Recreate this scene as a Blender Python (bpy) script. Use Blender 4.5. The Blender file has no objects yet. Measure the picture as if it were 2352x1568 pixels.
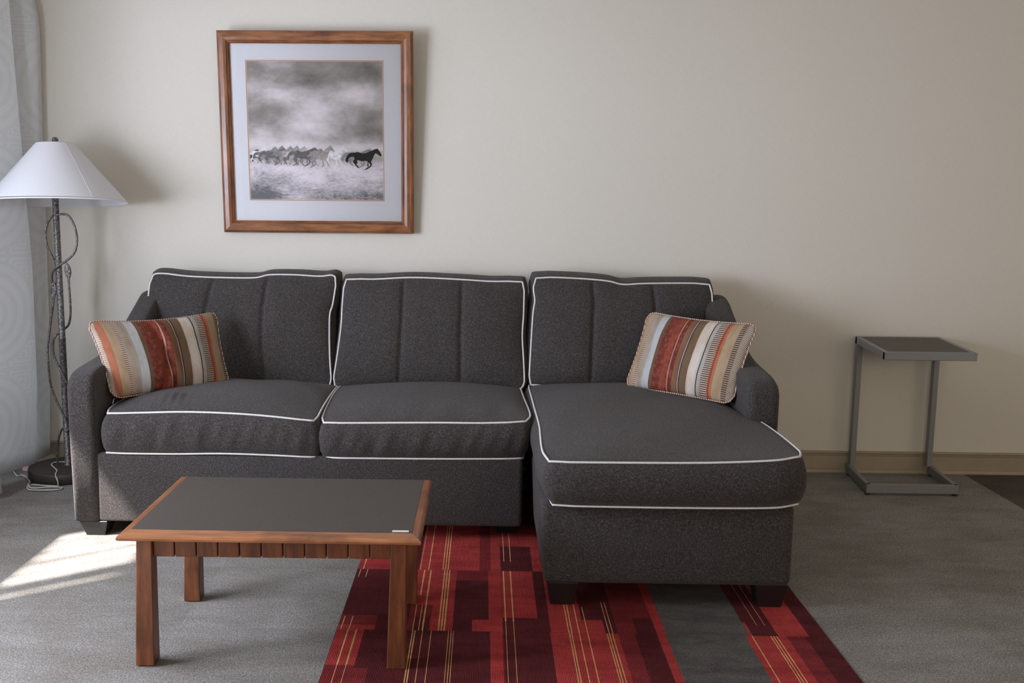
import bpy, bmesh, math, random
from mathutils import Vector, Matrix
random.seed(7)
S = bpy.context.scene
C = S.collection

# ------------------------------------------------------------------ camera
cam_d = bpy.data.cameras.new('camera')
cam = bpy.data.objects.new('camera', cam_d); C.objects.link(cam)
Rv = Vector((0.99974916, 0.02101057, 0.00775741))
Uv = Vector((-0.01068163, 0.14285901, 0.98968541))
Fv = Vector((-0.01968563, 0.98952002, -0.1430476))
M = Matrix((Rv, Uv, -Fv)).transposed().to_4x4()
M.translation = Vector((0, -4.799, 1.32))
cam.matrix_world = M
cam_d.sensor_width = 36; cam_d.lens = 2291.5 / 2352 * 36
cam_d.shift_x = (1176 - 1068) / 2352
cam_d.clip_start = 0.05
S.camera = cam

# ------------------------------------------------------------------ world, sun, daylight, exposure
S.view_settings.view_transform = 'Standard'
S.view_settings.look = 'None'
S.view_settings.gamma = 1
S.view_settings.use_curve_mapping = False
S.view_settings.exposure = -0.10
w = bpy.data.worlds.new('world'); S.world = w; w.use_nodes = True
w.node_tree.nodes['Background'].inputs[0].default_value = (0.62, 0.74, 1.0, 1)
w.node_tree.nodes['Background'].inputs[1].default_value = 1.0

def light(name, kind, loc, direction, energy, color, **k):
    d = bpy.data.lights.new(name, kind); o = bpy.data.objects.new(name, d); C.objects.link(o)
    o.location = loc
    o.rotation_euler = Vector(direction).to_track_quat('-Z', 'Y').to_euler()
    d.energy = energy; d.color = color
    for a, b in k.items(): setattr(d, a, b)
    return o

SUN = Vector((1, 0.72, -1.3))
light('sun', 'SUN', (-5, -3, 6), SUN, 28, (1.0, 0.95, 0.93), angle=math.radians(0.6))
# daylight: the bright sky and courtyard outside, seen through the window opening
light('daylight_near', 'AREA', (-3.5, -1.9, 1.40), (1, 0.20, 0.0), 60, (0.74, 0.82, 1.0),
      shape='RECTANGLE', size=2.6, size_y=2.2)
# bright hazy horizon seen low through the window: soft, nearly level light
light('horizon_glow', 'SUN', (-6, -6, 2), (0.85, 1, -0.01), 0.56, (0.78, 0.83, 1.0), angle=math.radians(13))
light('daylight_glazing', 'AREA', (-2.41, -2.3, 0.95), (1, 0.05, -0.12), 140, (0.76, 0.83, 1.0),
      shape='RECTANGLE', size=1.2, size_y=1.4)
# warm fill lamps added behind the camera and to the right to lift the wall
light('warm_fill_right', 'AREA', (4.3, -1.9, 0.95), (-1, 0.3, 0), 8, (1.0, 0.84, 0.60),
      shape='RECTANGLE', size=1.0, size_y=1.1)
light('warm_fill_rear', 'AREA', (1.6, -7.2, 1.75), (0.0, 1, -0.05), 56, (1.0, 0.87, 0.70),
      shape='RECTANGLE', size=3.4, size_y=1.6)

# ------------------------------------------------------------------ helpers
def tag(o, label=None, cat=None, group=None, kind=None):
    if label: o['label'] = label
    if cat: o['category'] = cat
    if group: o['group'] = group
    if kind: o['kind'] = kind
    return o

def link(name, me, mats, parent=None, smooth=False):
    o = bpy.data.objects.new(name, me); C.objects.link(o)
    for m in (mats if isinstance(mats, (list, tuple)) else [mats]): me.materials.append(m)
    if smooth:
        for p in me.polygons: p.use_smooth = True
    if parent:
        o.parent = parent
        o.matrix_parent_inverse = Matrix.Translation(-Vector(parent.location)) if parent.rotation_euler[:] == (0, 0, 0) else Matrix()
    return o

def empty(name, loc, rot=(0, 0, 0)):
    o = bpy.data.objects.new(name, None); C.objects.link(o)
    o.location = loc; o.rotation_euler = rot; o.empty_display_size = 0.1
    return o

def mesh(verts, faces, uvs=None, midx=None):
    me = bpy.data.meshes.new('m'); me.from_pydata([tuple(v) for v in verts], [], faces)
    if midx:
        for p, i in zip(me.polygons, midx): p.material_index = i
    if uvs:
        l = me.uv_layers.new(name='UVMap')
        for p in me.polygons:
            for li in p.loop_indices: l.data[li].uv = uvs[me.loops[li].vertex_index]
    me.update(); return me

def bm_mesh(bm):
    bmesh.ops.recalc_face_normals(bm, faces=bm.faces)
    me = bpy.data.meshes.new('m'); bm.to_mesh(me); bm.free(); return me

def add_box(bm, a, b, bev=0.0, seg=2):
    t = bmesh.new()
    bmesh.ops.create_cube(t, size=1)
    for v in t.verts:
        v.co = Vector([(a[i] + b[i]) / 2 + v.co[i] * (b[i] - a[i]) for i in range(3)])
    if bev > 0:
        bmesh.ops.bevel(t, geom=t.edges[:], offset=bev, segments=seg, profile=0.5, affect='EDGES')
    me = bpy.data.meshes.new('t'); t.to_mesh(me); t.free(); bm.from_mesh(me); bpy.data.meshes.remove(me)

def box(a, b, bev=0.0, seg=2):
    bm = bmesh.new(); add_box(bm, a, b, bev, seg); return bm_mesh(bm)

def add_hexa(bm, lo, hi, bev=0.0, seg=2):
    """lo, hi: four corners each (ccw)"""
    t = bmesh.new()
    vs = [t.verts.new(p) for p in list(lo) + list(hi)]
    for f in ((3, 2, 1, 0), (4, 5, 6, 7), (0, 1, 5, 4), (1, 2, 6, 5), (2, 3, 7, 6), (3, 0, 4, 7)):
        t.faces.new([vs[i] for i in f])
    if bev > 0: bmesh.ops.bevel(t, geom=t.edges[:], offset=bev, segments=seg, profile=0.5, affect='EDGES')
    me = bpy.data.meshes.new('t'); t.to_mesh(me); t.free(); bm.from_mesh(me); bpy.data.meshes.remove(me)

def catmull(pts, n=6, closed=False):
    P = [Vector(p) for p in pts]; out = []
    N = len(P); rng = range(N if closed else N - 1)
    for i in rng:
        if closed: a, b, c, d = P[(i - 1) % N], P[i], P[(i + 1) % N], P[(i + 2) % N]
        else: a, b, c, d = P[max(i - 1, 0)], P[i], P[i + 1], P[min(i + 2, N - 1)]
        for k in range(n):
            t = k / n
            out.append(0.5 * ((2 * b) + (c - a) * t + (2 * a - 5 * b + 4 * c - d) * t * t + (3 * b - a - 3 * c + d) * t ** 3))
    if not closed: out.append(P[-1])
    return out

def add_tube(bm, pts, r, n=8, closed=False, caps=True):
    P = [Vector(p) for p in pts]; N = len(P); rings = []
    up = None
    for i, p in enumerate(P):
        if closed: t = P[(i + 1) % N] - P[(i - 1) % N]
        else: t = P[min(i + 1, N - 1)] - P[max(i - 1, 0)]
        if t.length < 1e-9: t = Vector((0, 0, 1))
        t.normalize()
        if up is None:
            up = t.orthogonal().normalized()
        else:
            up = up - t * up.dot(t)
            if up.length < 1e-6: up = t.orthogonal()
            up.normalize()
        s = t.cross(up)
        rr = r(i / (N - 1)) if callable(r) else r
        rings.append([bm.verts.new(p + (up * math.cos(2 * math.pi * k / n) + s * math.sin(2 * math.pi * k / n)) * rr) for k in range(n)])
    for i in range(N if closed else N - 1):
        A, B = rings[i], rings[(i + 1) % N]
        off = 0
        if closed and i == N - 1:
            off = min(range(n), key=lambda o: (A[0].co - B[o].co).length)
        for k in range(n):
            bm.faces.new((A[k], A[(k + 1) % n], B[(k + 1 + off) % n], B[(k + off) % n]))
    if caps and not closed:
        bm.faces.new(rings[0][::-1]); bm.faces.new(rings[-1])

def tube(pts, r, n=8, closed=False):
    bm = bmesh.new(); add_tube(bm, pts, r, n, closed); return bm_mesh(bm)

def add_lathe(bm, prof, c=(0, 0, 0), n=48, closed=False):
    rings = []
    for r, z in prof:
        if r < 1e-6: rings.append([bm.verts.new((c[0], c[1], c[2] + z))])
        else: rings.append([bm.verts.new((c[0] + r * math.cos(2 * math.pi * k / n), c[1] + r * math.sin(2 * math.pi * k / n), c[2] + z)) for k in range(n)])
    L = len(rings)
    for i in range(L if closed else L - 1):
        A, B = rings[i], rings[(i + 1) % L]
        for k in range(n):
            k2 = (k + 1) % n
            if len(A) == 1: bm.faces.new((A[0], B[k2], B[k]))
            elif len(B) == 1: bm.faces.new((A[k], A[k2], B[0]))
            else: bm.faces.new((A[k], A[k2], B[k2], B[k]))

def add_prism(bm, poly, axis, a, b, bev=0.0, seg=3):
    """poly: 2D outline in the two other axes; extruded along axis from a to b"""
    def P(p, t):
        if axis == 0: return (t, p[0], p[1])
        if axis == 1: return (p[0], t, p[1])
        return (p[0], p[1], t)
    t = bmesh.new()
    A = [t.verts.new(P(p, a)) for p in poly]; B = [t.verts.new(P(p, b)) for p in poly]
    n = len(poly)
    fa = t.faces.new(A); fb = t.faces.new(B[::-1])
    for i in range(n): t.faces.new((A[i], B[i], B[(i + 1) % n], A[(i + 1) % n]))
    bmesh.ops.recalc_face_normals(t, faces=t.faces)
    if bev > 0:
        es = list(fa.edges) + list(fb.edges)
        bmesh.ops.bevel(t, geom=es, offset=bev, segments=seg, profile=0.5, affect='EDGES', clamp_overlap=True)
    me = bpy.data.meshes.new('t'); t.to_mesh(me); t.free(); bm.from_mesh(me); bpy.data.meshes.remove(me)

# ------------------------------------------------------------------ material helpers
class Mat:
    def __init__(s, name, rough=0.8, spec=0.3):
        s.m = bpy.data.materials.new(name); s.m.use_nodes = True
        s.t = s.m.node_tree; s.b = s.t.nodes['Principled BSDF']
        s.b.inputs['Roughness'].default_value = rough
        s.b.inputs['Specular IOR Level'].default_value = spec
        s._co = None
    def n(s, typ, **k):
        x = s.t.nodes.new(typ)
        for a, b in k.items():
            if a[0] == '_': x.inputs[a[1:].replace('_', ' ')].default_value = b
            else: setattr(x, a, b)
        return x
    def l(s, a, b): s.t.links.new(a, b)
    def co(s, kind='Object'):
        if s._co is None: s._co = s.n('ShaderNodeTexCoord')
        return s._co.outputs[kind]
    def mapping(s, scale=(1, 1, 1), kind='Object', rot=(0, 0, 0), loc=(0, 0, 0)):
        x = s.n('ShaderNodeMapping'); x.inputs['Scale'].default_value = scale
        x.inputs['Rotation'].default_value = rot; x.inputs['Location'].default_value = loc
        s.l(s.co(kind), x.inputs[0]); return x.outputs[0]
    def noise(s, scale=5, detail=2, rough=0.5, vec=None):
        x = s.n('ShaderNodeTexNoise'); x.inputs['Scale'].default_value = scale
        x.inputs['Detail'].default_value = detail; x.inputs['Roughness'].default_value = rough
        s.l(vec if vec is not None else s.co(), x.inputs['Vector']); return x.outputs['Fac']
    def ramp(s, fac, stops, interp='LINEAR'):
        x = s.n('ShaderNodeValToRGB'); cr = x.color_ramp; cr.interpolation = interp
        while len(cr.elements) > 1: cr.elements.remove(cr.elements[-1])
        cr.elements[0].position = stops[0][0]; cr.elements[0].color = (*stops[0][1], 1)
        for p, c in stops[1:]:
            e = cr.elements.new(p); e.color = (*c, 1)
        s.l(fac, x.inputs[0]); return x.outputs[0]
    def mix(s, fac, a, b, mode='MIX'):
        x = s.n('ShaderNodeMix', data_type='RGBA', blend_type=mode)
        for sock, v in ((x.inputs[0], fac), (x.inputs[6], a), (x.inputs[7], b)):
            if isinstance(v, (int, float)): sock.default_value = v
            elif isinstance(v, tuple): sock.default_value = (*v, 1)
            else: s.l(v, sock)
        return x.outputs[2]
    def math(s, op, a, b=None, clamp=False):
        x = s.n('ShaderNodeMath', operation=op, use_clamp=clamp)
        for sock, v in zip(x.inputs, (a, b)):
            if v is None: continue
            if isinstance(v, (int, float)): sock.default_value = v
            else: s.l(v, sock)
        return x.outputs[0]
    def sep(s, vec):
        x = s.n('ShaderNodeSeparateXYZ'); s.l(vec, x.inputs[0]); return x.outputs
    def color(s, c):
        if isinstance(c, tuple): s.b.inputs['Base Color'].default_value = (*c, 1)
        else: s.l(c, s.b.inputs['Base Color'])
        return s
    def bump(s, h, strength=0.3, dist=0.002):
        x = s.n('ShaderNodeBump'); x.inputs['Strength'].default_value = strength
        x.inputs['Distance'].default_value = dist
        s.l(h, x.inputs['Height']); s.l(x.outputs[0], s.b.inputs['Normal']); return s

# --- wall paper: cream with a fine vertical linen weave
def m_wall(name, c=(0.655, 0.612, 0.530)):
    a = Mat(name, 0.7, 0.25)
    n1 = a.noise(60, 3, 0.6, a.mapping((6, 6, 0.6)))
    n2 = a.noise(60, 3, 0.6, a.mapping((0.6, 0.6, 5)))
    s_ = a.math('ADD', n1, n2)
    f = a.math('MULTIPLY', s_, 0.5)
    a.color(a.ramp(f, [(0.35, tuple(x * 0.965 for x in c)), (0.65, tuple(min(1, x * 1.03) for x in c))]))
    # faint scuff marks beside the sofa
    d = a.n('ShaderNodeVectorMath', operation='DISTANCE'); a.l(a.co(), d.inputs[0]); d.inputs[1].default_value = (1.372, 0, 0.815)
    m = a.math('MULTIPLY', a.math('LESS_THAN', d.outputs['Value'], 0.022), a.math('GREATER_THAN', a.noise(120, 3, 0.6), 0.62))
    a.color(a.mix(a.math('MULTIPLY', m, 0.5), a.b.inputs['Base Color'].links[0].from_socket, (0.2, 0.18, 0.16)))
    a.bump(s_, 0.25, 0.001)
    return a.m
WALL = m_wall('wallpaper')
a = Mat('ceiling_paint', 0.9); a.color((0.72, 0.70, 0.66)); CEIL = a.m
a = Mat('baseboard_vinyl', 0.45, 0.4)
a.color(a.mix(a.noise(30, 3), (0.31, 0.25, 0.175), (0.36, 0.295, 0.21))); BASE = a.m

# --- carpet
def m_carpet():
    a = Mat('carpet_loop_pile', 0.95, 0.1)
    fine = a.noise(210, 2, 0.7, a.mapping((1, 1, 1)))
    mid = a.noise(34, 3, 0.6, a.mapping((0.7, 2.2, 1)))
    big = a.noise(3.2, 4, 0.65, a.mapping((1.0, 1.7, 1)))
    speck = a.noise(95, 2, 0.6)
    base = a.ramp(fine, [(0.33, (0.135, 0.123, 0.107)), (0.5, (0.325, 0.303, 0.273)), (0.67, (0.58, 0.555, 0.515))])
    c = a.mix(a.math('MULTIPLY', mid, 0.6), base, (0.27, 0.25, 0.225), 'MIX')
    c = a.mix(0.55, c, a.ramp(speck, [(0.36, (0.66, 0.64, 0.62)), (0.60, (1, 1, 1))]), 'MULTIPLY')
    c = a.mix(0.6, c, a.ramp(big, [(0.38, (0.70, 0.67, 0.63)), (0.5, (0.86, 0.85, 0.83)), (0.60, (1.0, 1.0, 1.0))]), 'MULTIPLY')
    # half-metre tiles, each laid with its pile a shade apart, and worn streaks across
    sn = a.n('ShaderNodeVectorMath', operation='SNAP'); sn.inputs[1].default_value = (0.5, 0.5, 10)
    a.l(a.mapping((1, 1, 1), loc=(-0.065, 0.394, 0)), sn.inputs[0])
    wn = a.n('ShaderNodeTexWhiteNoise'); a.l(sn.outputs[0], wn.inputs[0])
    c = a.mix(0.5, c, a.ramp(wn.outputs[0], [(0.0, (0.80, 0.78, 0.76)), (1.0, (1, 1, 1))]), 'MULTIPLY')
    stk = a.noise(5.5, 4, 0.7, a.mapping((0.8, 2.4, 1)))
    c = a.mix(0.3, c, a.ramp(stk, [(0.40, (0.74, 0.71, 0.67)), (0.56, (1, 1, 1))]), 'MULTIPLY')
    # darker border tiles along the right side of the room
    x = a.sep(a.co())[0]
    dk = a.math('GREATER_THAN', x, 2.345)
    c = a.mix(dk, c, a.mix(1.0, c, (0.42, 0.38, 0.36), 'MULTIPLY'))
    a.color(c); a.bump(fine, 0.55, 0.004)
    return a.m
CARPET = m_carpet()

def m_rug(name, c, var=0.35, rib=True):
    a = Mat(name, 0.95, 0.1)
    fine = a.noise(260, 2, 0.7)
    cloud = a.noise(9, 3, 0.6, a.mapping((0.6, 1.6, 1)))
    y = a.sep(a.co())
    ribs = a.math('SINE', a.math('MULTIPLY', y[0], 2 * math.pi / 0.0048))
    col = a.ramp(fine, [(0.3, tuple(v * (1 - var) for v in c)), (0.7, tuple(min(1, v * (1 + var)) for v in c))])
    col = a.mix(0.7, col, a.ramp(cloud, [(0.35, (0.58, 0.50, 0.52)), (0.60, (1.0, 1.0, 1.0))]), 'MULTIPLY')
    if rib:
        rr = a.math('MULTIPLY_ADD', ribs, 0.5); 
        rr.node.inputs[2].default_value = 0.5
        col = a.mix(0.45, col, a.ramp(rr, [(0.0, (0.55, 0.5, 0.5)), (0.5, (1, 1, 1))]), 'MULTIPLY')
        a.bump(a.math('ADD', fine, rr), 0.5, 0.003)
    else: a.bump(fine, 0.5, 0.003)
    a.color(col); return a.m
RUG = {
    'B': m_rug('rug_red', (0.46, 0.055, 0.050)),
    'M': m_rug('rug_wine', (0.24, 0.032, 0.033)),
    'D': m_rug('rug_maroon', (0.115, 0.021, 0.023)),
    'L': m_rug('rug_cream_line', (0.72, 0.40, 0.16), 0.15, False),
    'G': m_rug('rug_grey', (0.115, 0.105, 0.092), 0.45, False),
    'R': m_rug('rug_scarlet_line', (0.60, 0.035, 0.03), 0.15, False)}

# --- upholstery
def m_uph():
    a = Mat('charcoal_upholstery', 0.9, 0.18)
    warp = a.noise(270, 2, 0.7, a.mapping((1.6, 1.6, 0.55)))
    weft = a.noise(270, 2, 0.7, a.mapping((0.6, 0.6, 1.6)))
    f = a.math('MULTIPLY', a.math('ADD', warp, weft), 0.5)
    big = a.noise(7, 2)
    c = a.ramp(f, [(0.36, (0.022, 0.0175, 0.015)), (0.5, (0.052, 0.0455, 0.042)), (0.64, (0.125, 0.111, 0.104))])
    c = a.mix(0.35, c, a.ramp(big, [(0.3, (0.8, 0.78, 0.78)), (0.7, (1, 1, 1))]), 'MULTIPLY')
    a.color(c)
    a.b.inputs['Sheen Weight'].default_value = 0.14
    a.b.inputs['Sheen Roughness'].default_value = 0.35
    a.b.inputs['Sheen Tint'].default_value = (1, 0.93, 0.88, 1)
    a.bump(f, 0.8, 0.005)
    return a.m
UPH = m_uph()
a = Mat('white_piping', 0.8, 0.2); a.color(a.ramp(a.noise(220, 2), [(0.3, (0.60, 0.57, 0.54)), (0.7, (0.76, 0.73, 0.70))])); PIPE = a.m
a = Mat('black_lacquered_wood', 0.38, 0.5); a.color(a.mix(a.noise(20, 3), (0.008, 0.008, 0.008), (0.014, 0.013, 0.012))); BLACK = a.m

def m_wood(name, dark, light_, axis=0, rough=0.35, scale=1.0):
    a = Mat(name, rough, 0.5)
    sc = [14, 14, 14]; sc[axis] = 1.6
    g = a.noise(4 * scale, 5, 0.65, a.mapping(tuple(sc)))
    blot = a.noise(7 * scale, 3, 0.6)
    c = a.ramp(g, [(0.32, dark), (0.52, tuple((p + q) / 2 for p, q in zip(dark, light_))), (0.70, light_)])
    c = a.mix(0.7, c, a.ramp(blot, [(0.30, (0.42, 0.36, 0.32)), (0.48, (0.9, 0.88, 0.86)), (0.7, (1.0, 1.0, 1.0))]), 'MULTIPLY')
    knot = a.n('ShaderNodeTexVoronoi'); knot.inputs['Scale'].default_value = 7
    a.l(a.co(), knot.inputs['Vector'])
    kn = a.ramp(knot.outputs['Distance'], [(0.0, (0.35, 0.28, 0.25)), (0.085, (1, 1, 1))])
    c = a.mix(0.55, c, kn, 'MULTIPLY')
    a.color(c); a.bump(g, 0.12, 0.001)
    return a.m
FRAMEW_X = m_wood('frame_wood_across', (0.12, 0.038, 0.014), (0.38, 0.155, 0.058), 0, 0.3)
FRAMEW_Z = m_wood('frame_wood_upright', (0.11, 0.034, 0.012), (0.34, 0.130, 0.048), 2, 0.3)
TABW_X = m_wood('table_wood_across', (0.26, 0.095, 0.035), (0.50, 0.21, 0.085), 0, 0.33)
TABW_Z = m_wood('table_wood_upright', (0.095, 0.029, 0.010), (0.26, 0.085, 0.028), 2, 0.4)
TABW_Y = m_wood('table_wood_sides', (0.16, 0.050, 0.018), (0.36, 0.130, 0.048), 1, 0.36)

a = Mat('table_laminate', 0.6, 0.2)
g = a.noise(40, 4, 0.6, a.mapping((2.2, 14, 1)))
a.color(a.ramp(g, [(0.3, (0.058, 0.046, 0.037)), (0.7, (0.100, 0.082, 0.068))])); LAM = a.m
a = Mat('side_table_laminate', 0.55, 0.3)
g = a.noise(40, 4, 0.6, a.mapping((10, 2, 1)))
a.color(a.ramp(g, [(0.3, (0.085, 0.068, 0.048)), (0.7, (0.13, 0.105, 0.076))])); LAM2 = a.m
a = Mat('silver_powdercoat', 0.42, 0.5); a.b.inputs['Metallic'].default_value = 0.35
a.color(a.ramp(a.noise(300, 2), [(0.3, (0.23, 0.225, 0.22)), (0.7, (0.30, 0.295, 0.29))])); SILV = a.m

def m_iron():
    a = Mat('antiqued_iron', 0.42, 0.5); a.b.inputs['Metallic'].default_value = 0.55
    v = a.noise(150, 4, 0.75, a.mapping((1, 1, 0.8)))
    a.color(a.ramp(v, [(0.36, (0.035, 0.030, 0.027)), (0.5, (0.12, 0.112, 0.105)), (0.66, (0.36, 0.35, 0.34))]))
    a.bump(v, 0.5, 0.002); return a.m
IRON = m_iron()
a = Mat('dark_bronze_base', 0.5, 0.4); a.color(a.ramp(a.noise(160, 3), [(0.3, (0.032, 0.024, 0.020)), (0.7, (0.055, 0.042, 0.036))])); BRONZE = a.m
a = Mat('shade_linen', 0.85, 0.2)
n1 = a.noise(300, 2, 0.6, a.mapping((1, 1, 0.3)))
a.color(a.ramp(n1, [(0.3, (0.83, 0.82, 0.84)), (0.7, (0.90, 0.89, 0.90))])); a.bump(n1, 0.15, 0.001)
tr = a.n('ShaderNodeBsdfTranslucent'); tr.inputs[0].default_value = (0.75, 0.72, 0.70, 1)
mx = a.n('ShaderNodeMixShader'); mx.inputs[0].default_value = 0.28
a.l(a.b.outputs[0], mx.inputs[1]); a.l(tr.outputs[0], mx.inputs[2])
a.l(mx.outputs[0], a.t.nodes['Material Output'].inputs[0]); SHADE = a.m
a = Mat('shade_trim', 0.8, 0.2); a.color((0.80, 0.79, 0.80)); TRIM = a.m
a = Mat('white_cord_plastic', 0.4, 0.5); a.color(a.mix(a.noise(20), (0.52, 0.50, 0.46), (0.62, 0.60, 0.56))); CORD = a.m
a = Mat('pink_tag_paper', 0.7, 0.2); a.color(a.ramp(a.noise(90, 3, 0.6, a.mapping((1, 1, 4))), [(0.35, (0.60, 0.30, 0.27)), (0.6, (0.72, 0.50, 0.46))])); TAGP = a.m

# --- drapery with a woven ring and square pattern
def m_drape():
    a = Mat('jacquard_drape', 0.8, 0.2)
    uv = a.co('UV')
    s = a.sep(uv)
    def cell(v, size): return a.math('SUBTRACT', a.math('FRACT', a.math('DIVIDE', v, size)), 0.5)
    cu, cv = cell(s[0], 0.42), cell(s[1], 0.52)
    r = a.math('SQRT', a.math('ADD', a.math('MULTIPLY', cu, cu), a.math('MULTIPLY', cv, cv)))
    rings = a.math('SINE', a.math('MULTIPLY', r, 58))
    inr = a.math('LESS_THAN', r, 0.47)
    sq = a.math('MAXIMUM', a.math('ABSOLUTE', cell(s[0], 0.14)), a.math('ABSOLUTE', cell(s[1], 0.13)))
    sqs = a.math('SINE', a.math('MULTIPLY', sq, 44))
    x = a.n('ShaderNodeMix', data_type='FLOAT'); a.l(inr, x.inputs[0]); a.l(sqs, x.inputs[2]); a.l(rings, x.inputs[3])
    pat = x.outputs[0]
    thr = a.math('SINE', a.math('MULTIPLY', s[1], 2 * math.pi / 0.0075))
    pp = a.math('GREATER_THAN', a.math('ADD', pat, a.math('MULTIPLY', a.noise(12, 3), 0.6)), 0.45)
    m = a.math('MULTIPLY', pp, a.math('GREATER_THAN', thr, 0.1))
    fine = a.noise(240, 2, 0.7)
    c = a.ramp(fine, [(0.3, (0.78, 0.79, 0.80)), (0.7, (0.86, 0.87, 0.88))])
    c = a.mix(a.math('MULTIPLY', m, 0.5), c, (0.52, 0.49, 0.43))
    a.color(c); a.bump(a.math('ADD', fine, m), 0.2, 0.001)
    tr = a.n('ShaderNodeBsdfTranslucent'); tr.inputs[0].default_value = (0.90, 0.89, 0.86, 1)
    mx = a.n('ShaderNodeMixShader'); mx.inputs[0].default_value = 0.5
    a.l(a.b.outputs[0], mx.inputs[1]); a.l(tr.outputs[0], mx.inputs[2]); a.l(mx.outputs[0], a.t.nodes['Material Output'].inputs[0])
    return a.m
DRAPE = m_drape()

# --- striped pillow fabric
def m_pillow():
    a = Mat('striped_kilim_fabric', 0.85, 0.2)
    uv = a.sep(a.co('UV')); u, v = uv[0], uv[1]
    wob = a.math('MULTIPLY', a.math('SUBTRACT', a.noise(6, 2, 0.5, a.mapping((1, 1, 1), 'UV')), 0.5), 0.008)
    u2 = a.math('DIVIDE', a.math('ADD', a.math('ADD', u, wob), 0.1), 1.1)
    def q(st): return [(0.0, st[0][1])] + [((p + 0.1) / 1.1, c) for p, c in st[1:]]
    OR, TAN, PU, CR = (0.45, 0.17, 0.095), (0.44, 0.32, 0.20), (0.22, 0.13, 0.11), (0.60, 0.52, 0.43)
    GR, BL, OL, DR = (0.39, 0.37, 0.33), (0.52, 0.52, 0.51), (0.13, 0.085, 0.05), (0.15, 0.034, 0.024)
    BT, BK, DB, RO = (0.24, 0.12, 0.07), (0.03, 0.03, 0.035), (0.080, 0.046, 0.030), (0.38, 0.070, 0.03)
    st = [(0, CR), (-0.030, OR), (0.024, TAN), (0.082, PU), (0.104, CR), (0.158, GR), (0.178, BL), (0.243, OL), (0.272, DR), (0.345, (0.25, 0.055, 0.035)),
          (0.40, DR), (0.412, (0.42, 0.30, 0.25)), (0.421, DR), (0.462, BT), (0.508, BK), (0.513, (0.45, 0.43, 0.42)), (0.521, BK), (0.528, DB), (0.592, CR),
          (0.606, (0.68, 0.60, 0.52)), (0.664, CR), (0.682, BK), (0.688, GR), (0.720, CR), (0.782, RO), (0.800, OR), (0.820, TAN), (0.897, DB), (0.936, CR)]
    st = q(st)
    base = a.ramp(u2, st, 'CONSTANT')
    Z, O = (0, 0, 0), (1, 1, 1)
    # cross dashes
    k1 = a.ramp(u2, q([(0, O), (-0.030, Z), (0.082, O), (0.104, Z), (0.243, (0.6,) * 3), (0.272, Z), (0.412, O), (0.421, Z), (0.513, O), (0.521, Z), (0.682, O), (0.688, Z), (0.720, O), (0.782, Z), (0.897, O), (0.936, Z)]), 'CONSTANT')
    dash = a.math('GREATER_THAN', a.math('SINE', a.math('MULTIPLY', v, 2 * math.pi * 38)), 0.0)
    # slanted twill
    k2 = a.ramp(u2, q([(0, Z), (0.104, O), (0.158, Z), (0.178, (0.35,) * 3), (0.243, Z), (0.528, (0.8,) * 3), (0.592, Z), (0.688, (0.5,) * 3), (0.720, Z), (0.936, O)]), 'CONSTANT')
    tw = a.math('GREATER_THAN', a.math('SINE', a.math('ADD', a.math('MULTIPLY', v, 2 * math.pi * 50), a.math('MULTIPLY', a.math('PINGPONG', u, 0.027), 330))), 0.1)
    c = a.mix(a.math('MULTIPLY', k1, dash), base, a.ramp(u2, q([(0, (0.40, 0.30, 0.26)), (0.05, (0.55, 0.47, 0.40)), (0.12, (0.2, 0.13, 0.08)), (0.27, (0.55, 0.38, 0.32)), (0.52, BK), (0.70, (0.10, 0.05, 0.035)), (0.85, (0.42, 0.33, 0.25))]), 'CONSTANT'))
    c = a.mix(a.math('MULTIPLY', k2, tw), c, a.ramp(u2, q([(0, (0.20, 0.12, 0.07)), (0.175, (0.40, 0.42, 0.44)), (0.5, (0.36, 0.23, 0.12)), (0.65, (0.52, 0.50, 0.47)), (0.9, (0.16, 0.10, 0.06))]), 'CONSTANT'))
    # red zone mottling: ikat-like rust flecks
    rz = a.ramp(u2, q([(0, Z), (0.272, O), (0.46, Z)]), 'CONSTANT')
    fl = a.ramp(a.noise(5, 4, 0.7, a.mapping((7, 3.5, 1), 'UV')), [(0.45, Z), (0.62, O)])
    c = a.mix(a.math('MULTIPLY', a.math('MULTIPLY', rz, fl), 0.55), c, (0.40, 0.10, 0.05))
    weave = a.noise(60, 3, 0.7, a.mapping((3, 9, 1), 'UV'))
    c = a.mix(0.75, c, a.ramp(weave, [(0.3, (0.60, 0.55, 0.50)), (0.62, (1, 1, 1))]), 'MULTIPLY')
    tint = a.noise(3, 3, 0.6, a.mapping((5, 1.2, 1), 'UV'))
    c = a.mix(0.6, c, a.ramp(tint, [(0.38, (0.80, 0.70, 0.60)), (0.55, (1, 1, 1))]), 'MULTIPLY')
    a.color(c); a.bump(a.math('ADD', weave, a.math('MULTIPLY', dash, 0.4)), 0.45, 0.002)
    return a.m
PILLOW = m_pillow()

# ------------------------------------------------------------------ the room
XL, XR, YF, YB, ZC = -2.36, 4.4, -7.6, 0.0, 2.75
def struct(name, me, m, smooth=False):
    o = link(name, me, m, smooth=smooth); o['kind'] = 'structure'; return o
struct('floor', box((XL - 0.1, YF - 0.1, -0.10), (XR + 0.1, YB + 0.1, 0.0)), CARPET)
struct('ceiling', box((XL - 0.1, YF - 0.1, ZC), (XR + 0.1, YB + 0.1, ZC + 0.1)), CEIL)
struct('wall_back', box((XL - 0.1, 0, 0), (XR + 0.1, 0.1, ZC)), WALL)
struct('wall_right', box((XR, YF, 0), (XR + 0.1, 0, ZC)), WALL)
struct('wall_front', box((XL - 0.1, YF - 0.1, 0), (XR + 0.1, YF, ZC)), WALL)
WY0, WY1, WZ0, WZ1 = -5.4, -0.30, 0.93, 2.35       # the glazed opening of the left wall
bm = bmesh.new()
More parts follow.
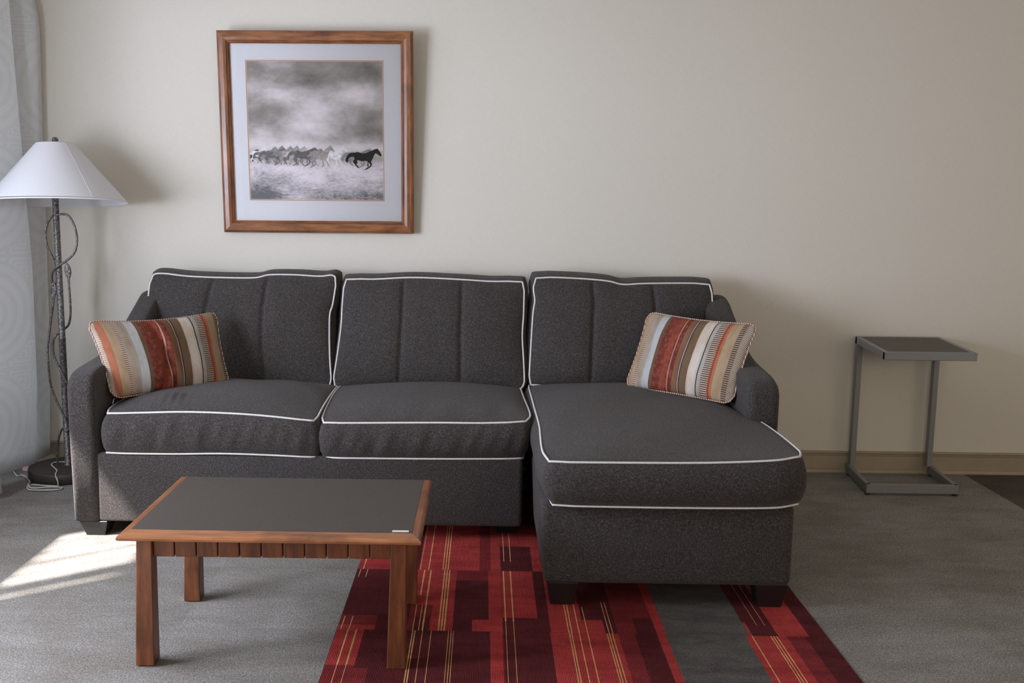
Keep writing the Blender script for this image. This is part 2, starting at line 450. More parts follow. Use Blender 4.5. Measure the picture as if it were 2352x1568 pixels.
add_box(bm, (XL - 0.1, YF, 0), (XL, WY0, ZC)); add_box(bm, (XL - 0.1, WY1, 0), (XL, 0, ZC))
add_box(bm, (XL - 0.1, -2.45, 0), (XL, -0.70, WZ0)); add_box(bm, (XL - 0.1, -0.70, 0), (XL, WY1, 0.08)); add_box(bm, (XL - 0.1, WY0, 0), (XL, -2.45, 0.08)); add_box(bm, (XL - 0.1, WY0, WZ1), (XL, WY1, ZC))
struct('wall_left', bm_mesh(bm), WALL)
bm = bmesh.new()
for y0, y1, z0 in ((WY0, WY0 + 0.06, 0.08), (-2.51, -2.45, 0.08), (-4.00, -3.94, 0.08), (WY1 - 0.05, WY1, WZ0)):
    add_box(bm, (XL - 0.09, y0, z0), (XL - 0.03, y1, WZ1))
add_box(bm, (XL - 0.09, -2.45, WZ0), (XL - 0.03, WY1, WZ0 + 0.04)); add_box(bm, (XL - 0.09, WY0, 0.08), (XL - 0.03, -2.45, 0.13)); add_box(bm, (XL - 0.09, WY0, WZ1 - 0.06), (XL - 0.03, WY1, WZ1))
struct('window_1', bm_mesh(bm), SILV)
# unseen mask added outside the window: its holes shape the sun patches
bm = bmesh.new()
sx = -4.6
def zw(xf): return 1.3 * (xf - sx)
def yw(yf, xf): return yf - 0.72 * (xf - sx)
holes = [(yw(-1.60, -1.6), yw(-1.06, -1.6), zw(-1.635), zw(-1.255)),
         (yw(-1.725, -1.6), yw(-1.690, -1.6), zw(-1.635), zw(-1.255)),
         (-6.9, -5.1, zw(-2.2), zw(-1.15))]
yy = sorted({-8.5, 0.3} | {h[0] for h in holes} | {h[1] for h in holes})
zz_ = sorted({2.9, 9.0} | {h[2] for h in holes} | {h[3] for h in holes})
for a_, b_ in zip(yy, yy[1:]):
    for c_, d_ in zip(zz_, zz_[1:]):
        cy, cz = (a_ + b_) / 2, (c_ + d_) / 2
        if not any(h[0] < cy < h[1] and h[2] < cz < h[3] for h in holes):
            add_box(bm, (sx - 0.03, a_, c_), (sx, b_, d_))
for y_, t in ((-1.505, 0.010), (-1.40, 0.016), (-1.365, 0.008), (-1.27, 0.014), (-1.205, 0.008), (-1.15, 0.010)):  # thin bars added across the hole to streak the sun patch
    y = yw(y_, -1.6); add_box(bm, (sx - 0.02, y - t / 2, zw(-1.635)), (sx - 0.01, y + t / 2, zw(-1.255)))
struct('sun_mask', bm_mesh(bm), BASE)

# baseboard with a bead at the top and a toe at the foot
prof = [(0, 0), (-0.024, 0), (-0.025, 0.004), (-0.019, 0.016), (-0.012, 0.018), (-0.010, 0.084), (-0.014, 0.087), (-0.014, 0.091), (-0.008, 0.093), (-0.008, 0.096), (-0.015, 0.099), (-0.013, 0.104), (0, 0.106)]
bm = bmesh.new(); add_prism(bm, [(y - 0.0005, z) for y, z in prof], 0, XL, XR)
struct('baseboard_back', bm_mesh(bm), BASE)

# ------------------------------------------------------------------ striped carpet inset ("rug")
rx0, rx1 = -0.445, 1.055
R = [(rx0, rx1, -3.9, -0.394, 'M')]
def cell(x0, x1, y0, y1, c): R.append((x0, x1, y0, y1, c))
def line(x, y0, y1, wd=0.0045, c='L'):
    wd *= 0.8; R.append((x - wd / 2, x + wd / 2, y0, y1, c))
T0, T1, T2, T3 = -0.894, -1.394, -1.897, -2.397
for (a0, a1, b0, b1, c) in [
    (-0.445, -0.246, T1, T0, 'B'), (-0.246, -0.226, T1, T0, 'D'), (-0.226, 0.065, T1, T0, 'B'), (-0.01, 0.03, T1, T0, 'M'),
    (0.067, 0.18, T1, -1.142, 'D'), (0.067, 0.27, -1.142, T0, 'B'), (0.18, 0.27, T1, -1.142, 'B'), (0.27, 0.565, T1, T0, 'M'),
    (0.30, 0.42, T1, T0, 'D'), (0.565, 0.82, T1, T0, 'G'), (0.82, 1.055, T1, T0, 'D'), (0.90, 1.0, T1, T0, 'M'),
    (-0.445, -0.23, T2, T1, 'D'), (-0.445, -0.33, T2, -1.79, 'M'), (-0.445, -0.33, T2, -1.862, 'B'),
    (-0.23, -0.09, -1.70, T1, 'B'), (-0.23, -0.16, T2, -1.70, 'M'), (-0.215, -0.165, T2, -1.80, 'D'), (-0.16, -0.09, T2, -1.70, 'B'),
    (-0.09, 0.022, T2, -1.487, 'D'), (-0.09, 0.022, -1.487, T1, 'M'), (0.022, 0.065, T2, T1, 'B'), (-0.03, 0.022, T2, -1.812, 'B'),
    (0.067, 0.177, -1.793, T1, 'B'), (0.067, 0.177, T2, -1.793, 'D'), (0.177, 0.213, T2, T1, 'D'), (0.213, 0.315, T2, T1, 'B'),
    (0.315, 0.418, -1.80, T1, 'D'), (0.315, 0.38, T2, -1.80, 'B'), (0.38, 0.418, T2, -1.80, 'D'), (0.418, 0.476, T2, T1, 'M'), (0.476, 0.537, T2, T1, 'D'), (0.476, 0.537, -1.78, T1, 'M'),
    (0.537, 0.566, T2, T1, 'B'), (0.566, 0.819, T2, T1, 'G'), (0.819, 0.906, T2, T1, 'D'), (0.819, 0.828, T2, -1.80, 'B'), (0.906, 1.0, T2, T1, 'B'), (1.0, 1.055, T2, T1, 'D'),
    (-0.445, -0.36, -2.133, T2, 'B'), (-0.445, -0.36, T3, -2.133, 'M'), (-0.36, -0.30, T3, T2, 'D'), (-0.37, -0.32, T3, -2.15, 'M'),
    (-0.30, 0.026, T3, T2, 'D'), (0.026, 0.062, T3, T2, 'B'), (0.067, 0.210, T3, T2, 'D'), (0.210, 0.326, T3, T2, 'B'),
    (0.326, 0.38, T3, T2, 'B'), (0.38, 0.418, T3, T2, 'B'), (0.418, 0.468, T3, T2, 'M'), (0.468, 0.536, T3, T2, 'D'), (0.536, 0.562, T3, T2, 'B'),
    (0.562, 0.804, T3, T2, 'G'), (0.804, 0.930, T3, T2, 'B'), (0.930, 1.0, T3, T2, 'M'), (0.985, 1.055, T3, T2, 'D'),
    (0.565, 0.82, -3.9, T3, 'G'), (0.565, 0.82, T0, -0.394, 'G')]:
    cell(a0, a1, b0, b1, c)
for x in (-0.425, -0.191, -0.140, -0.131, -0.122): line(x, T1, T0)
line(-0.221, T1, T0, 0.003)
for x in (0.079, 0.103): line(x, -1.30, T0, 0.0035)
line(-0.205, -1.62, T1, 0.006); line(-0.182, T2, T1, 0.006)
for x in (-0.133, -0.124, -0.115): line(x, T2, T1, 0.0055)
for x in (-0.448 + 0.015, -0.408): line(x, -1.47, T1, 0.003); line(x + 0.0, T2, -1.80, 0.0035)
for x in (-0.212, -0.194): line(x, -1.99 + 0.093, -1.70, 0.003)
for x in (0.0755, 0.100): line(x, -1.82, T1, 0.0055); line(x, T3, -1.82, 0.0022)
for x in (0.268, 0.277, 0.299): line(x, T2, -1.66, 0.0045)
line(0.325, T2, -1.70, 0.003)
for x in (0.391, 0.402): line(x, T2, -1.66, 0.0032)
for x in (0.860, 0.885): line(x, -1.82, T1, 0.002)
for x in (-0.410, -0.384): line(x, -2.13, T2, 0.0055); line(x, T3, -2.13, 0.0028)
for x in (-0.211, -0.204): line(x, T3, T2, 0.004)
for x in (-0.181, -0.154): line(x, T3, T2, 0.0025)
for x in (-0.101, -0.093, -0.086): line(x, T3, T2, 0.0022)
line(0.062, T3, T2, 0.003, 'R')
for x in (0.269, 0.276, 0.299, 0.325, 0.384, 0.391, 0.400): line(x, T3, T2, 0.004)
for x in (0.825, 0.882, 0.890, 0.900): line(x, T3, T2, 0.0042)
xs = sorted({round(v, 5) for r in R for v in r[:2]}); ys = sorted({round(v, 5) for r in R for v in r[2:4]})
keys = list(RUG.keys()); V, F, MI = [], [], []
for j in range(len(ys)):
    for i in range(len(xs)): V.append((xs[i], ys[j], 0.003))
nx = len(xs)
for j in range(len(ys) - 1):
    for i in range(nx - 1):
        cx, cy = (xs[i] + xs[i + 1]) / 2, (ys[j] + ys[j + 1]) / 2; c = 'M'
        for r in R:
            if r[0] - 1e-6 <= cx <= r[1] + 1e-6 and r[2] - 1e-6 <= cy <= r[3] + 1e-6: c = r[4]
        F.append((j * nx + i, j * nx + i + 1, (j + 1) * nx + i + 1, (j + 1) * nx + i)); MI.append(keys.index(c))
k0 = len(V)
V += [(rx0, -3.9, 0.0), (rx1, -3.9, 0.0), (rx1, -0.394, 0.0), (rx0, -0.394, 0.0)]
cor = [0, nx - 1, len(ys) * nx - 1, (len(ys) - 1) * nx]
for i in range(4):
    F.append((k0 + i, k0 + (i + 1) % 4, cor[(i + 1) % 4], cor[i])); MI.append(keys.index('M'))
rug = link('rug', mesh(V, F, None, MI), [RUG[k] for k in keys])
tag(rug, 'red and maroon striped flat carpet strip with cream lines running under the sofa', 'rug')

# ------------------------------------------------------------------ cushions
def resample(pts, n):
    P = catmull(pts, 8) if len(pts) > 2 else [Vector(p) for p in pts]
    L = [0]
    for a, b in zip(P, P[1:]): L.append(L[-1] + (b - a).length)
    out = []; j = 0
    for k in range(n + 1):
        t = L[-1] * k / n
        while j < len(L) - 2 and L[j + 1] < t: j += 1
        d = L[j + 1] - L[j]
        out.append(P[j].lerp(P[j + 1], (t - L[j]) / d if d > 1e-9 else 0))
    return out

def coons(s, e, n_, w_, nu, nv, cr=0.0):
    """s: A->B, e: B->C, n_: D->C, w_: A->D"""
    S_, E_, N_, W_ = resample(s, nu), resample(e, nv), resample(n_, nu), resample(w_, nv)
    A, B, D, C_ = S_[0], S_[-1], N_[0], N_[-1]
    g = []
    for j in range(nv + 1):
        v = j / nv; row = []
        for i in range(nu + 1):
            u = i / nu
            p = S_[i] * (1 - v) + N_[i] * v + W_[j] * (1 - u) + E_[j] * u \
                - (A * (1 - u) * (1 - v) + B * u * (1 - v) + D * (1 - u) * v + C_ * u * v)
            row.append(p)
        g.append(row)
    if cr > 0:   # round the corners
        cen = sum((g[j][i] for j in (0, nv) for i in (0, nu)), Vector()) / 4
        rad = 0.09
        for j in range(nv + 1):
            for i in range(nu + 1):
                du = min(i / nu, 1 - i / nu); dv = min(j / nv, 1 - j / nv)
                q = max(0, 1 - du / rad) * max(0, 1 - dv / rad)
                g[j][i] = g[j][i] + (cen - g[j][i]).normalized() * cr * q
    return g

def loop_of(g):
    nv, nu = len(g) - 1, len(g[0]) - 1
    idx = [(0, i) for i in range(nu + 1)] + [(j, nu) for j in range(1, nv + 1)] + \
          [(nv, i) for i in range(nu - 1, -1, -1)] + [(j, 0) for j in range(nv - 1, 0, -1)]
    return idx

def cushion(name, parent, top, bot, up, crown, crown_b, bulge, nu=44, nv=36, k=3.0, disp=None, cr=0.012, sides_disp=None, pipes=(1, 1), mat=None):
    """top/bot: (s,e,n,w) 3D polylines of the two seams; up: outward normal of the top face"""
    up = Vector(up).normalized()
    G1 = coons(*top, nu, nv, cr); G2 = coons(*bot, nu, nv, cr)
    V, F = [], []
    def add_grid(G, sgn, cw, flip):
        base = len(V)
        for j in range(nv + 1):
            for i in range(nu + 1):
                u, v = i / nu, j / nv
                p = (1 - abs(2 * u - 1) ** k) * (1 - abs(2 * v - 1) ** k)
                h = cw * (p ** 0.75)
                if disp and sgn > 0: h += disp(u, v) * min(1, p * 3)
                V.append(G[j][i] + up * sgn * h)
        for j in range(nv):
            for i in range(nu):
                q = (base + j * (nu + 1) + i, base + j * (nu + 1) + i + 1, base + (j + 1) * (nu + 1) + i + 1, base + (j + 1) * (nu + 1) + i)
                F.append(q[::-1] if flip else q)
        return base
    b1 = add_grid(G1, 1, crown, False); b2 = add_grid(G2, -1, crown_b, True)
    idx = loop_of(G1); n = len(idx)
    L1 = [G1[j][i] for j, i in idx]; L2 = [G2[j][i] for j, i in idx]
    out = []
    for q in range(n):
        t = (L1[(q + 1) % n] - L1[q - 1]); o = t.cross(up)
        out.append(o.normalized() if o.length > 1e-9 else Vector())
    cen = sum(L1, Vector()) / n
    if sum((L1[q] - cen).dot(out[q]) for q in range(n)) < 0: out = [-o for o in out]
    R_ = 7; prev = [b1 + j * (nu + 1) + i for j, i in idx]
    for r in range(1, R_ + 1):
        if r == R_: cur = [b2 + j * (nu + 1) + i for j, i in idx]
        else:
            cur = []; t = r / R_
            for q in range(n):
                a = bulge * (1 - abs(2 * t - 1) ** 2.4)
                if sides_disp: a += sides_disp(q / n, t) * math.sin(math.pi * t)
                V.append(L1[q].lerp(L2[q], t) + out[q] * a); cur.append(len(V) - 1)
        for q in range(n):
            q2 = (q + 1) % n
            F.append((prev[q2], prev[q], cur[q], cur[q2]))
        prev = cur
    me = mesh(V, F)
    bm = bmesh.new(); bm.from_mesh(me); bmesh.ops.recalc_face_normals(bm, faces=bm.faces); bm.to_mesh(me); bm.free()
    o = link(name, me, mat or UPH, parent, smooth=True)
    for on, L in zip(pipes, (L1, L2)):
        if on:
            P = [p + out[q] * 0.001 for q, p in enumerate(L)]
            tag(link('piping', tube(P, 0.0038, 8, True), PIPE, o, True), 'white piping')
    return o

sofa = empty('sectional_sofa', (-0.24, -0.7, 0))
tag(sofa, 'charcoal grey sectional sofa with white piping and a right-hand chaise against the cream wall', 'sofa')

# ---- frame, back and arms
bm = bmesh.new()
add_box(bm, (-1.492, -1.093, 0.062), (0.150, -0.16, 0.333), 0.014, 3)
link('base', bm_mesh(bm), UPH, sofa, True)
bm = bmesh.new()
# chaise body: slightly narrower at the foot
y0, y1 = -1.700, -0.16
add_hexa(bm, [(0.200, y0, 0.080), (1.000, y0, 0.080), (0.985, y1, 0.080), (0.195, y1, 0.080)],
         [(0.188, y0 + 0.006, 0.352), (1.002, y0 + 0.006, 0.352), (1.0, y1, 0.352), (0.185, y1, 0.352)], 0.022, 4)
link('chaise_base', bm_mesh(bm), UPH, sofa, True)
bm = bmesh.new()
bk = [(-0.045, 0.10), (-0.045, 0.835), (-0.06, 0.862), (-0.09, 0.873), (-0.14, 0.868), (-0.175, 0.845), (-0.30, 0.46), (-0.36, 0.30), (-0.36, 0.10)]
add_prism(bm, bk, 0, -1.50, 1.02, 0.02)
link('back', bm_mesh(bm), UPH, sofa, True)
armp = [(-0.045, 0.065), (-0.045, 0.845), (-0.07, 0.868), (-0.15, 0.880), (-0.225, 0.879), (-0.275, 0.868), (-0.33, 0.842), (-0.44, 0.790), (-0.56, 0.736), (-0.68, 0.695), (-0.80, 0.672),
        (-0.92, 0.662), (-1.02, 0.654), (-1.075, 0.640), (-1.105, 0.610), (-1.113, 0.570), (-1.110, 0.40), (-1.100, 0.066)]
def arm(x0, x1, flare):
    # rings from outer to inner, grown as a soft pad
    n = len(armp); P = catmull([(0, y, z) for y, z in armp[1:-1]], 4)
    P = [Vector((0, *armp[0]))] + P + [Vector((0, *armp[-1]))]
    cen = Vector((0, -0.55, 0.35)); N = len(P)
    V, F = [], []; K = 10; rr = 0.026
    for k in range(K + 1):
        t = k / K; x = x0 + (x1 - x0) * t
        d = min(t, 1 - t) * (abs(x1 - x0))
        inset = 0 if d > rr else rr - math.sqrt(max(0, rr * rr - (rr - d) ** 2))
        for i, p in enumerate(P):
            a, b = P[max(i - 1, 0)], P[min(i + 1, N - 1)]
            tg = (b - a).normalized(); nrm = Vector((0, tg.z, -tg.y))
            if nrm.dot(p - cen) < 0: nrm = -nrm
            q = p - nrm * inset * 0.8
            q.z = max(q.z, 0.064)
            xx = x + flare * (p.z / 0.6 - 0.5) * (t if x1 > x0 else t) * 0.02
            V.append((xx, q.y, q.z))
    for k in range(K):
        for i in range(N - 1):
            F.append((k * N + i, k * N + i + 1, (k + 1) * N + i + 1, (k + 1) * N + i))
        F.append((k * N + N - 1, k * N, (k + 1) * N, (k + 1) * N + N - 1))
    F.append(tuple(range(N))); F.append(tuple(K * N + i for i in range(N))[::-1])
    me = mesh(V, F);  bm = bmesh.new(); bm.from_mesh(me); bmesh.ops.recalc_face_normals(bm, faces=bm.faces); bm.to_mesh(me); bm.free()
    return me
for args in ((-1.590, -1.486, 0), (1.110, 0.992, 0)):
    am = link('arm', arm(*args), UPH, sofa, True)
    for p in am.data.polygons:
        if len(p.vertices) > 6: p.use_smooth = False

# ---- feet: tapered black blocks
def foot(cx, cy, h, wt=0.11, wb=0.072):
    bm = bmesh.new(); t, b = wt / 2, wb / 2
    z0 = 0.0032 if -0.5 < cx < 1.06 and cy < -0.39 else 0.0
    add_hexa(bm, [(cx - b, cy - b, z0), (cx + b, cy - b, z0), (cx + b, cy + b, z0), (cx - b, cy + b, z0)],
             [(cx - t, cy - t, h), (cx + t, cy - t, h), (cx + t, cy + t, h), (cx - t, cy + t, h)], 0.002, 1)
    link('foot', bm_mesh(bm), BLACK, sofa)
foot(-1.514, -1.036, 0.063); foot(-1.512, -0.16, 0.068); foot(0.10, -0.20, 0.066); foot(0.09, -0.95, 0.066)
foot(0.262, -1.645, 0.084, 0.105, 0.075); foot(0.940, -1.640, 0.084, 0.105, 0.075); foot(0.940, -0.20, 0.084)

# ---- seat cushions
def wr(f, a, ph=0.0): return lambda u, v: a * math.sin(f * u + ph) * math.sin(0.7 * f * v + 1.3 * ph)
def seat1(u, v):
    h = 0.004 * math.sin(5 * u + 2 * v) + 0.0025 * math.sin(13 * u * (0.6 + v)) 
    e = math.exp(-((v - 0.16) / 0.10) ** 2) * math.exp(-((u - 0.30) / 0.075) ** 2)
    h += 0.0085 * e * math.sin((u + 0.10 * v) * 150)
    return h
def side_w(q, t): return 0.0035 * math.sin(150 * q) * math.sin(9 * q + 1) + 0.002 * math.sin(260 * q + 6 * t)
cushion('seat_cushion', sofa,
        ([(-1.447, -1.098, 0.492), (-1.30, -1.100, 0.498), (-1.13, -1.100, 0.503), (-0.95, -1.100, 0.499), (-0.80, -1.100, 0.489), (-0.640, -1.098, 0.472)],
         [(-0.640, -1.098, 0.472), (-0.646, -0.92, 0.482), (-0.655, -0.65, 0.482), (-0.665, -0.33, 0.470)],
         [(-1.47, -0.33, 0.480), (-1.0, -0.33, 0.482), (-0.665, -0.33, 0.470)],
         [(-1.447, -1.098, 0.492), (-1.462, -0.93, 0.497), (-1.46, -0.65, 0.490), (-1.47, -0.33, 0.480)]),
        ([(-1.460, -1.092, 0.336), (-1.20, -1.092, 0.336), (-1.0, -1.092, 0.340), (-0.80, -1.092, 0.336), (-0.630, -1.090, 0.328)],
         [(-0.630, -1.090, 0.328), (-0.66, -0.33, 0.335)], [(-1.46, -0.33, 0.335), (-0.66, -0.33, 0.335)],
         [(-1.460, -1.092, 0.336), (-1.46, -0.33, 0.335)]),
        (0, 0, 1), 0.040, 0.0, 0.024, 70, 44, 2.6, seat1, sides_disp=side_w)
def seat2(u, v): return 0.004 * math.sin(6 * u + 1) * math.sin(4 * v) + 0.002 * math.sin(34 * u + 3 * v) * math.exp(-((v - 0.1) / 0.2) ** 2)
cushion('seat_cushion', sofa,
        ([(-0.618, -1.098, 0.466), (-0.50, -1.100, 0.468), (-0.184, -1.100, 0.473), (0.0, -1.100, 0.474), (0.168, -1.096, 0.480)],
         [(0.168, -1.096, 0.480), (0.179, -1.00, 0.484), (0.178, -0.85, 0.478), (0.168, -0.63, 0.478), (0.162, -0.33, 0.47)],
         [(-0.650, -0.33, 0.470), (-0.2, -0.33, 0.480), (0.162, -0.33, 0.47)],
         [(-0.618, -1.098, 0.466), (-0.632, -0.93, 0.473), (-0.648, -0.60, 0.476), (-0.650, -0.33, 0.470)]),
        ([(-0.622, -1.090, 0.328), (-0.2, -1.092, 0.330), (0.158, -1.088, 0.334)],
         [(0.158, -1.088, 0.334), (0.162, -0.33, 0.335)], [(-0.64, -0.33, 0.335), (0.162, -0.33, 0.335)],
         [(-0.622, -1.090, 0.328), (-0.64, -0.33, 0.335)]),
        (0, 0, 1), 0.036, 0.0, 0.022, 60, 44, 2.6, seat2, sides_disp=side_w)
def ch(u, v): return 0.006 * math.sin(5 * u + 4 * v) * math.sin(3.2 * v + 0.5) + 0.003 * math.sin(9 * u - 11 * v)
cushion('chaise_cushion', sofa,
        ([(0.203, -1.735, 0.496), (0.45, -1.738, 0.498), (0.70, -1.738, 0.501), (0.90, -1.736, 0.510), (1.002, -1.730, 0.521)],
         [(1.002, -1.730, 0.521), (1.035, -1.58, 0.505), (1.048, -1.30, 0.495), (1.040, -1.10, 0.492), (1.010, -0.95, 0.492), (0.998, -0.80, 0.492), (0.985, -0.33, 0.480)],
         [(0.198, -0.33, 0.480), (0.6, -0.33, 0.492), (0.985, -0.33, 0.480)],
         [(0.203, -1.735, 0.496), (0.196, -1.54, 0.492), (0.205, -1.22, 0.492), (0.203, -0.92, 0.490), (0.200, -0.55, 0.488), (0.198, -0.33, 0.480)]),
        ([(0.218, -1.722, 0.350), (0.60, -1.726, 0.350), (0.90, -1.724, 0.353), (1.008, -1.716, 0.362)],
         [(1.008, -1.716, 0.362), (1.022, -1.2, 0.355), (0.985, -0.33, 0.352)],
         [(0.195, -0.33, 0.352), (0.985, -0.33, 0.352)],
         [(0.218, -1.722, 0.350), (0.205, -1.4, 0.352), (0.195, -0.33, 0.352)]),
        (0, 0, 1), 0.036, 0.0, 0.026, 60, 70, 2.6, ch)

# ---- back cushions
y0c, z0c, y1c, z1c = -0.385, 0.47, -0.262, 0.96
slope = (y1c - y0c) / (z1c - z0c)
def bk3(l, dy=0.0, sh=0.0, dz=0.0, cx=0.0):
    return [(x + (x - cx) * sh, y0c + slope * (z - z0c) + dy, z + dz * (z - 0.47) / 0.49) for x, z in l]
def backc(top, right, bottom, left, cx, grooves, lift=0.012):
    fs = (bk3(bottom), bk3(right[::-1]), bk3(top), bk3(left[::-1]))
    bs = tuple(bk3(l, 0.125, 0.028, lift, cx) for l in (bottom, right[::-1], top, left[::-1]))
    xl = min(p[0] for p in bottom + top); xr = max(p[0] for p in bottom + top)
    def d(u, v):
        h = 0.003 * math.sin(6 * u + 3 * v)
        for ub, ut in grooves:
            uc = ub + (ut - ub) * v
            h -= 0.012 * math.exp(-((u - uc) / 0.011) ** 2) + 0.006 * math.exp(-((u - uc) / 0.045) ** 2)
        return h
    n = Vector((0, -1, slope)).normalized()
    return cushion('back_cushion', sofa, fs, bs, n, 0.050, 0.02, 0.014, 110, 44, 3.4, d, pipes=(1, 0), cr=0.010)
backc([(-1.529, 0.960), (-1.497, 0.966), (-1.368, 0.952), (-1.227, 0.947), (-1.057, 0.947), (-0.987, 0.961), (-0.867, 0.962), (-0.757, 0.957), (-0.700, 0.966), (-0.677, 0.960)],
      [(-0.677, 0.960), (-0.685, 0.897), (-0.695, 0.829), (-0.706, 0.79), (-0.706, 0.713), (-0.701, 0.597), (-0.692, 0.501), (-0.692, 0.461)],
      [(-1.591, 0.470), (-1.408, 0.476), (-1.13, 0.480), (-0.932, 0.479), (-0.773, 0.470), (-0.692, 0.461)],
      [(-1.529, 0.960), (-1.536, 0.889), (-1.546, 0.753), (-1.569, 0.607), (-1.591, 0.470)], -1.12, [(0.318, 0.337), (0.662, 0.630)])
backc([(-0.641, 0.949), (-0.507, 0.946), (-0.328, 0.955), (-0.109, 0.948), (0.031, 0.941), (0.177, 0.945)],
      [(0.177, 0.945), (0.174, 0.799), (0.169, 0.702), (0.176, 0.587), (0.179, 0.491), (0.166, 0.459)],
      [(-0.680, 0.464), (-0.556, 0.471), (-0.417, 0.476), (-0.22, 0.479), (-0.024, 0.478), (0.104, 0.475), (0.134, 0.468), (0.166, 0.459)],
      [(-0.641, 0.949), (-0.648, 0.83), (-0.651, 0.742), (-0.664, 0.616), (-0.677, 0.52), (-0.680, 0.464)], -0.24, [(0.345, 0.332), (0.667, 0.655)])
backc([(0.223, 0.963), (0.368, 0.960), (0.486, 0.954), (0.565, 0.946), (0.625, 0.933), (0.723, 0.938), (0.881, 0.941), (1.023, 0.941)],
      [(1.023, 0.941), (1.026, 0.846), (1.025, 0.769), (1.015, 0.482)],
      [(0.202, 0.484), (0.349, 0.487), (0.526, 0.487), (0.682, 0.482), (1.015, 0.482)],
      [(0.223, 0.963), (0.221, 0.906), (0.227, 0.858), (0.220, 0.809), (0.214, 0.722), (0.207, 0.587), (0.202, 0.484)], 0.62, [(0.340, 0.330), (0.695, 0.668)], 0.018)

# ------------------------------------------------------------------ throw pillows
def pillow(name, label, TL, TR, BR, BL, thick, nrm, sag_top, bow, folds, seed):
    rnd = random.Random(seed)
    TL, TR, BR, BL = map(Vector, (TL, TR, BR, BL))
    nrm = Vector(nrm).normalized(); nu, nv = 64, 44
    dn = ((BL + BR) - (TL + TR)).normalized(); rt = ((TR + BR) - (TL + BL)).normalized()
    V, UV, F = [], [], []
    def mid(u, v):
        p = (BL * (1 - u) + BR * u) * (1 - v) + (TL * (1 - u) + TR * u) * v
        # edges draw in between the corners
        p += dn * (sag_top * 4 * u * (1 - u) * v ** 3)
        p -= dn * (bow * 0.5 * 4 * u * (1 - u) * (1 - v) ** 3)
        p += rt * (bow * 4 * v * (1 - v)) * ((1 - u) ** 4 - u ** 4)
        # round corners
        du, dv = min(u, 1 - u), min(v, 1 - v)
        q = max(0, 1 - du / 0.07) * max(0, 1 - dv / 0.10)
        c = (TL + TR + BL + BR) / 4
        return p + (c - p).normalized() * 0.020 * q
    for sgn in (1, -1):
        b = len(V)
        for j in range(nv + 1):
            for i in range(nu + 1):
                u, v = i / nu, j / nv
                pr = (max(0, 1 - abs(2 * u - 1) ** 2.6) * max(0, 1 - abs(2 * v - 1) ** 2.4)) ** 0.62
                h = thick * pr
                if sgn > 0: h += folds(u, v) * min(1, pr * 2)
                V.append(mid(u, v) + nrm * h * sgn); UV.append((u - (0.055 if seed == 1 else 0), v))
        for j in range(nv):
            for i in range(nu):
                q = (b + j * (nu + 1) + i, b + j * (nu + 1) + i + 1, b + (j + 1) * (nu + 1) + i + 1, b + (j + 1) * (nu + 1) + i)
                F.append(q if sgn > 0 else q[::-1])
    me = mesh(V, F, UV)
    bm = bmesh.new(); bm.from_mesh(me)
    bmesh.ops.remove_doubles(bm, verts=bm.verts, dist=0.0004); bmesh.ops.recalc_face_normals(bm, faces=bm.faces)
    bm.to_mesh(me); bm.free()
    o = empty(name, (BL + BR) / 2); tag(o, label, 'pillow', 'striped throw pillows on the sofa')
    link('cover', me, PILLOW, o, True)
    # whip-stitched seam round the edge
    L = [mid(i / 40, 0) for i in range(40)] + [mid(1, j / 28) for j in range(28)] + [mid(1 - i / 40, 1) for i in range(40)] + [mid(0, 1 - j / 28) for j in range(28)]
    uvs = []
    bm = bmesh.new(); add_tube(bm, L, 0.0035, 6, True); sm = bm_mesh(bm)
    link('seam', sm, SEAM, o, True)
    # bit of loose thread at the corner nearest the viewer
    if seed == 1:
        p = BL + Vector((0.012, -0.008, 0.004)); link('loose_thread', tube([p, p + Vector((0.002, -0.012, -0.006)), p + Vector((0.002, -0.022, -0.016))], 0.0009, 5), SEAM, o)
    return o
a = Mat('seam_stitching', 0.85, 0.2)
sw = a.n('ShaderNodeTexWave'); sw.inputs['Scale'].default_value = 45; sw.inputs['Distortion'].default_value = 2
a.l(a.co(), sw.inputs['Vector'])
a.color(a.ramp(sw.outputs['Fac'], [(0.35, (0.22, 0.11, 0.07)), (0.6, (0.60, 0.50, 0.42))])); SEAM = a.m
def fl(u, v):
    h = -0.020 * math.exp(-((u - 0.42 - 0.10 * (1 - v)) / 0.035) ** 2) * math.sin(math.pi * v) ** 0.7
    h += 0.012 * math.exp(-((u - 0.50) / 0.04) ** 2) * math.sin(math.pi * v)
    h -= 0.015 * math.exp(-((u - 0.52 + 0.10 * (1 - v)) / 0.025) ** 2) * math.exp(-((v - 0.3) / 0.25) ** 2)
    h += 0.003 * math.sin(16 * u + 5 * v) * math.sin(6 * v)
    return h
def fr(u, v): return 0.003 * math.sin(9 * u + 4 * v) * math.sin(5 * v + 1)
pillow('throw_pillow', 'striped rust, cream and brown throw pillow leaning on the left arm of the sofa',
       (-1.578, -0.920, 0.826), (-1.188, -0.430, 0.811), (-1.096, -0.580, 0.510), (-1.455, -1.000, 0.528), 0.064,
       (0.68, -0.72, 0.30), 0.020, 0.014, fl, 1)
pillow('throw_pillow', 'striped rust, cream and brown throw pillow leaning on the right arm above the chaise',
       (0.714, -0.440, 0.832), (1.085, -0.860, 0.832), (0.974, -0.945, 0.524), (0.606, -0.540, 0.516), 0.056,
       (-0.68, -0.74, 0.28), 0.012, 0.012, fr, 2)

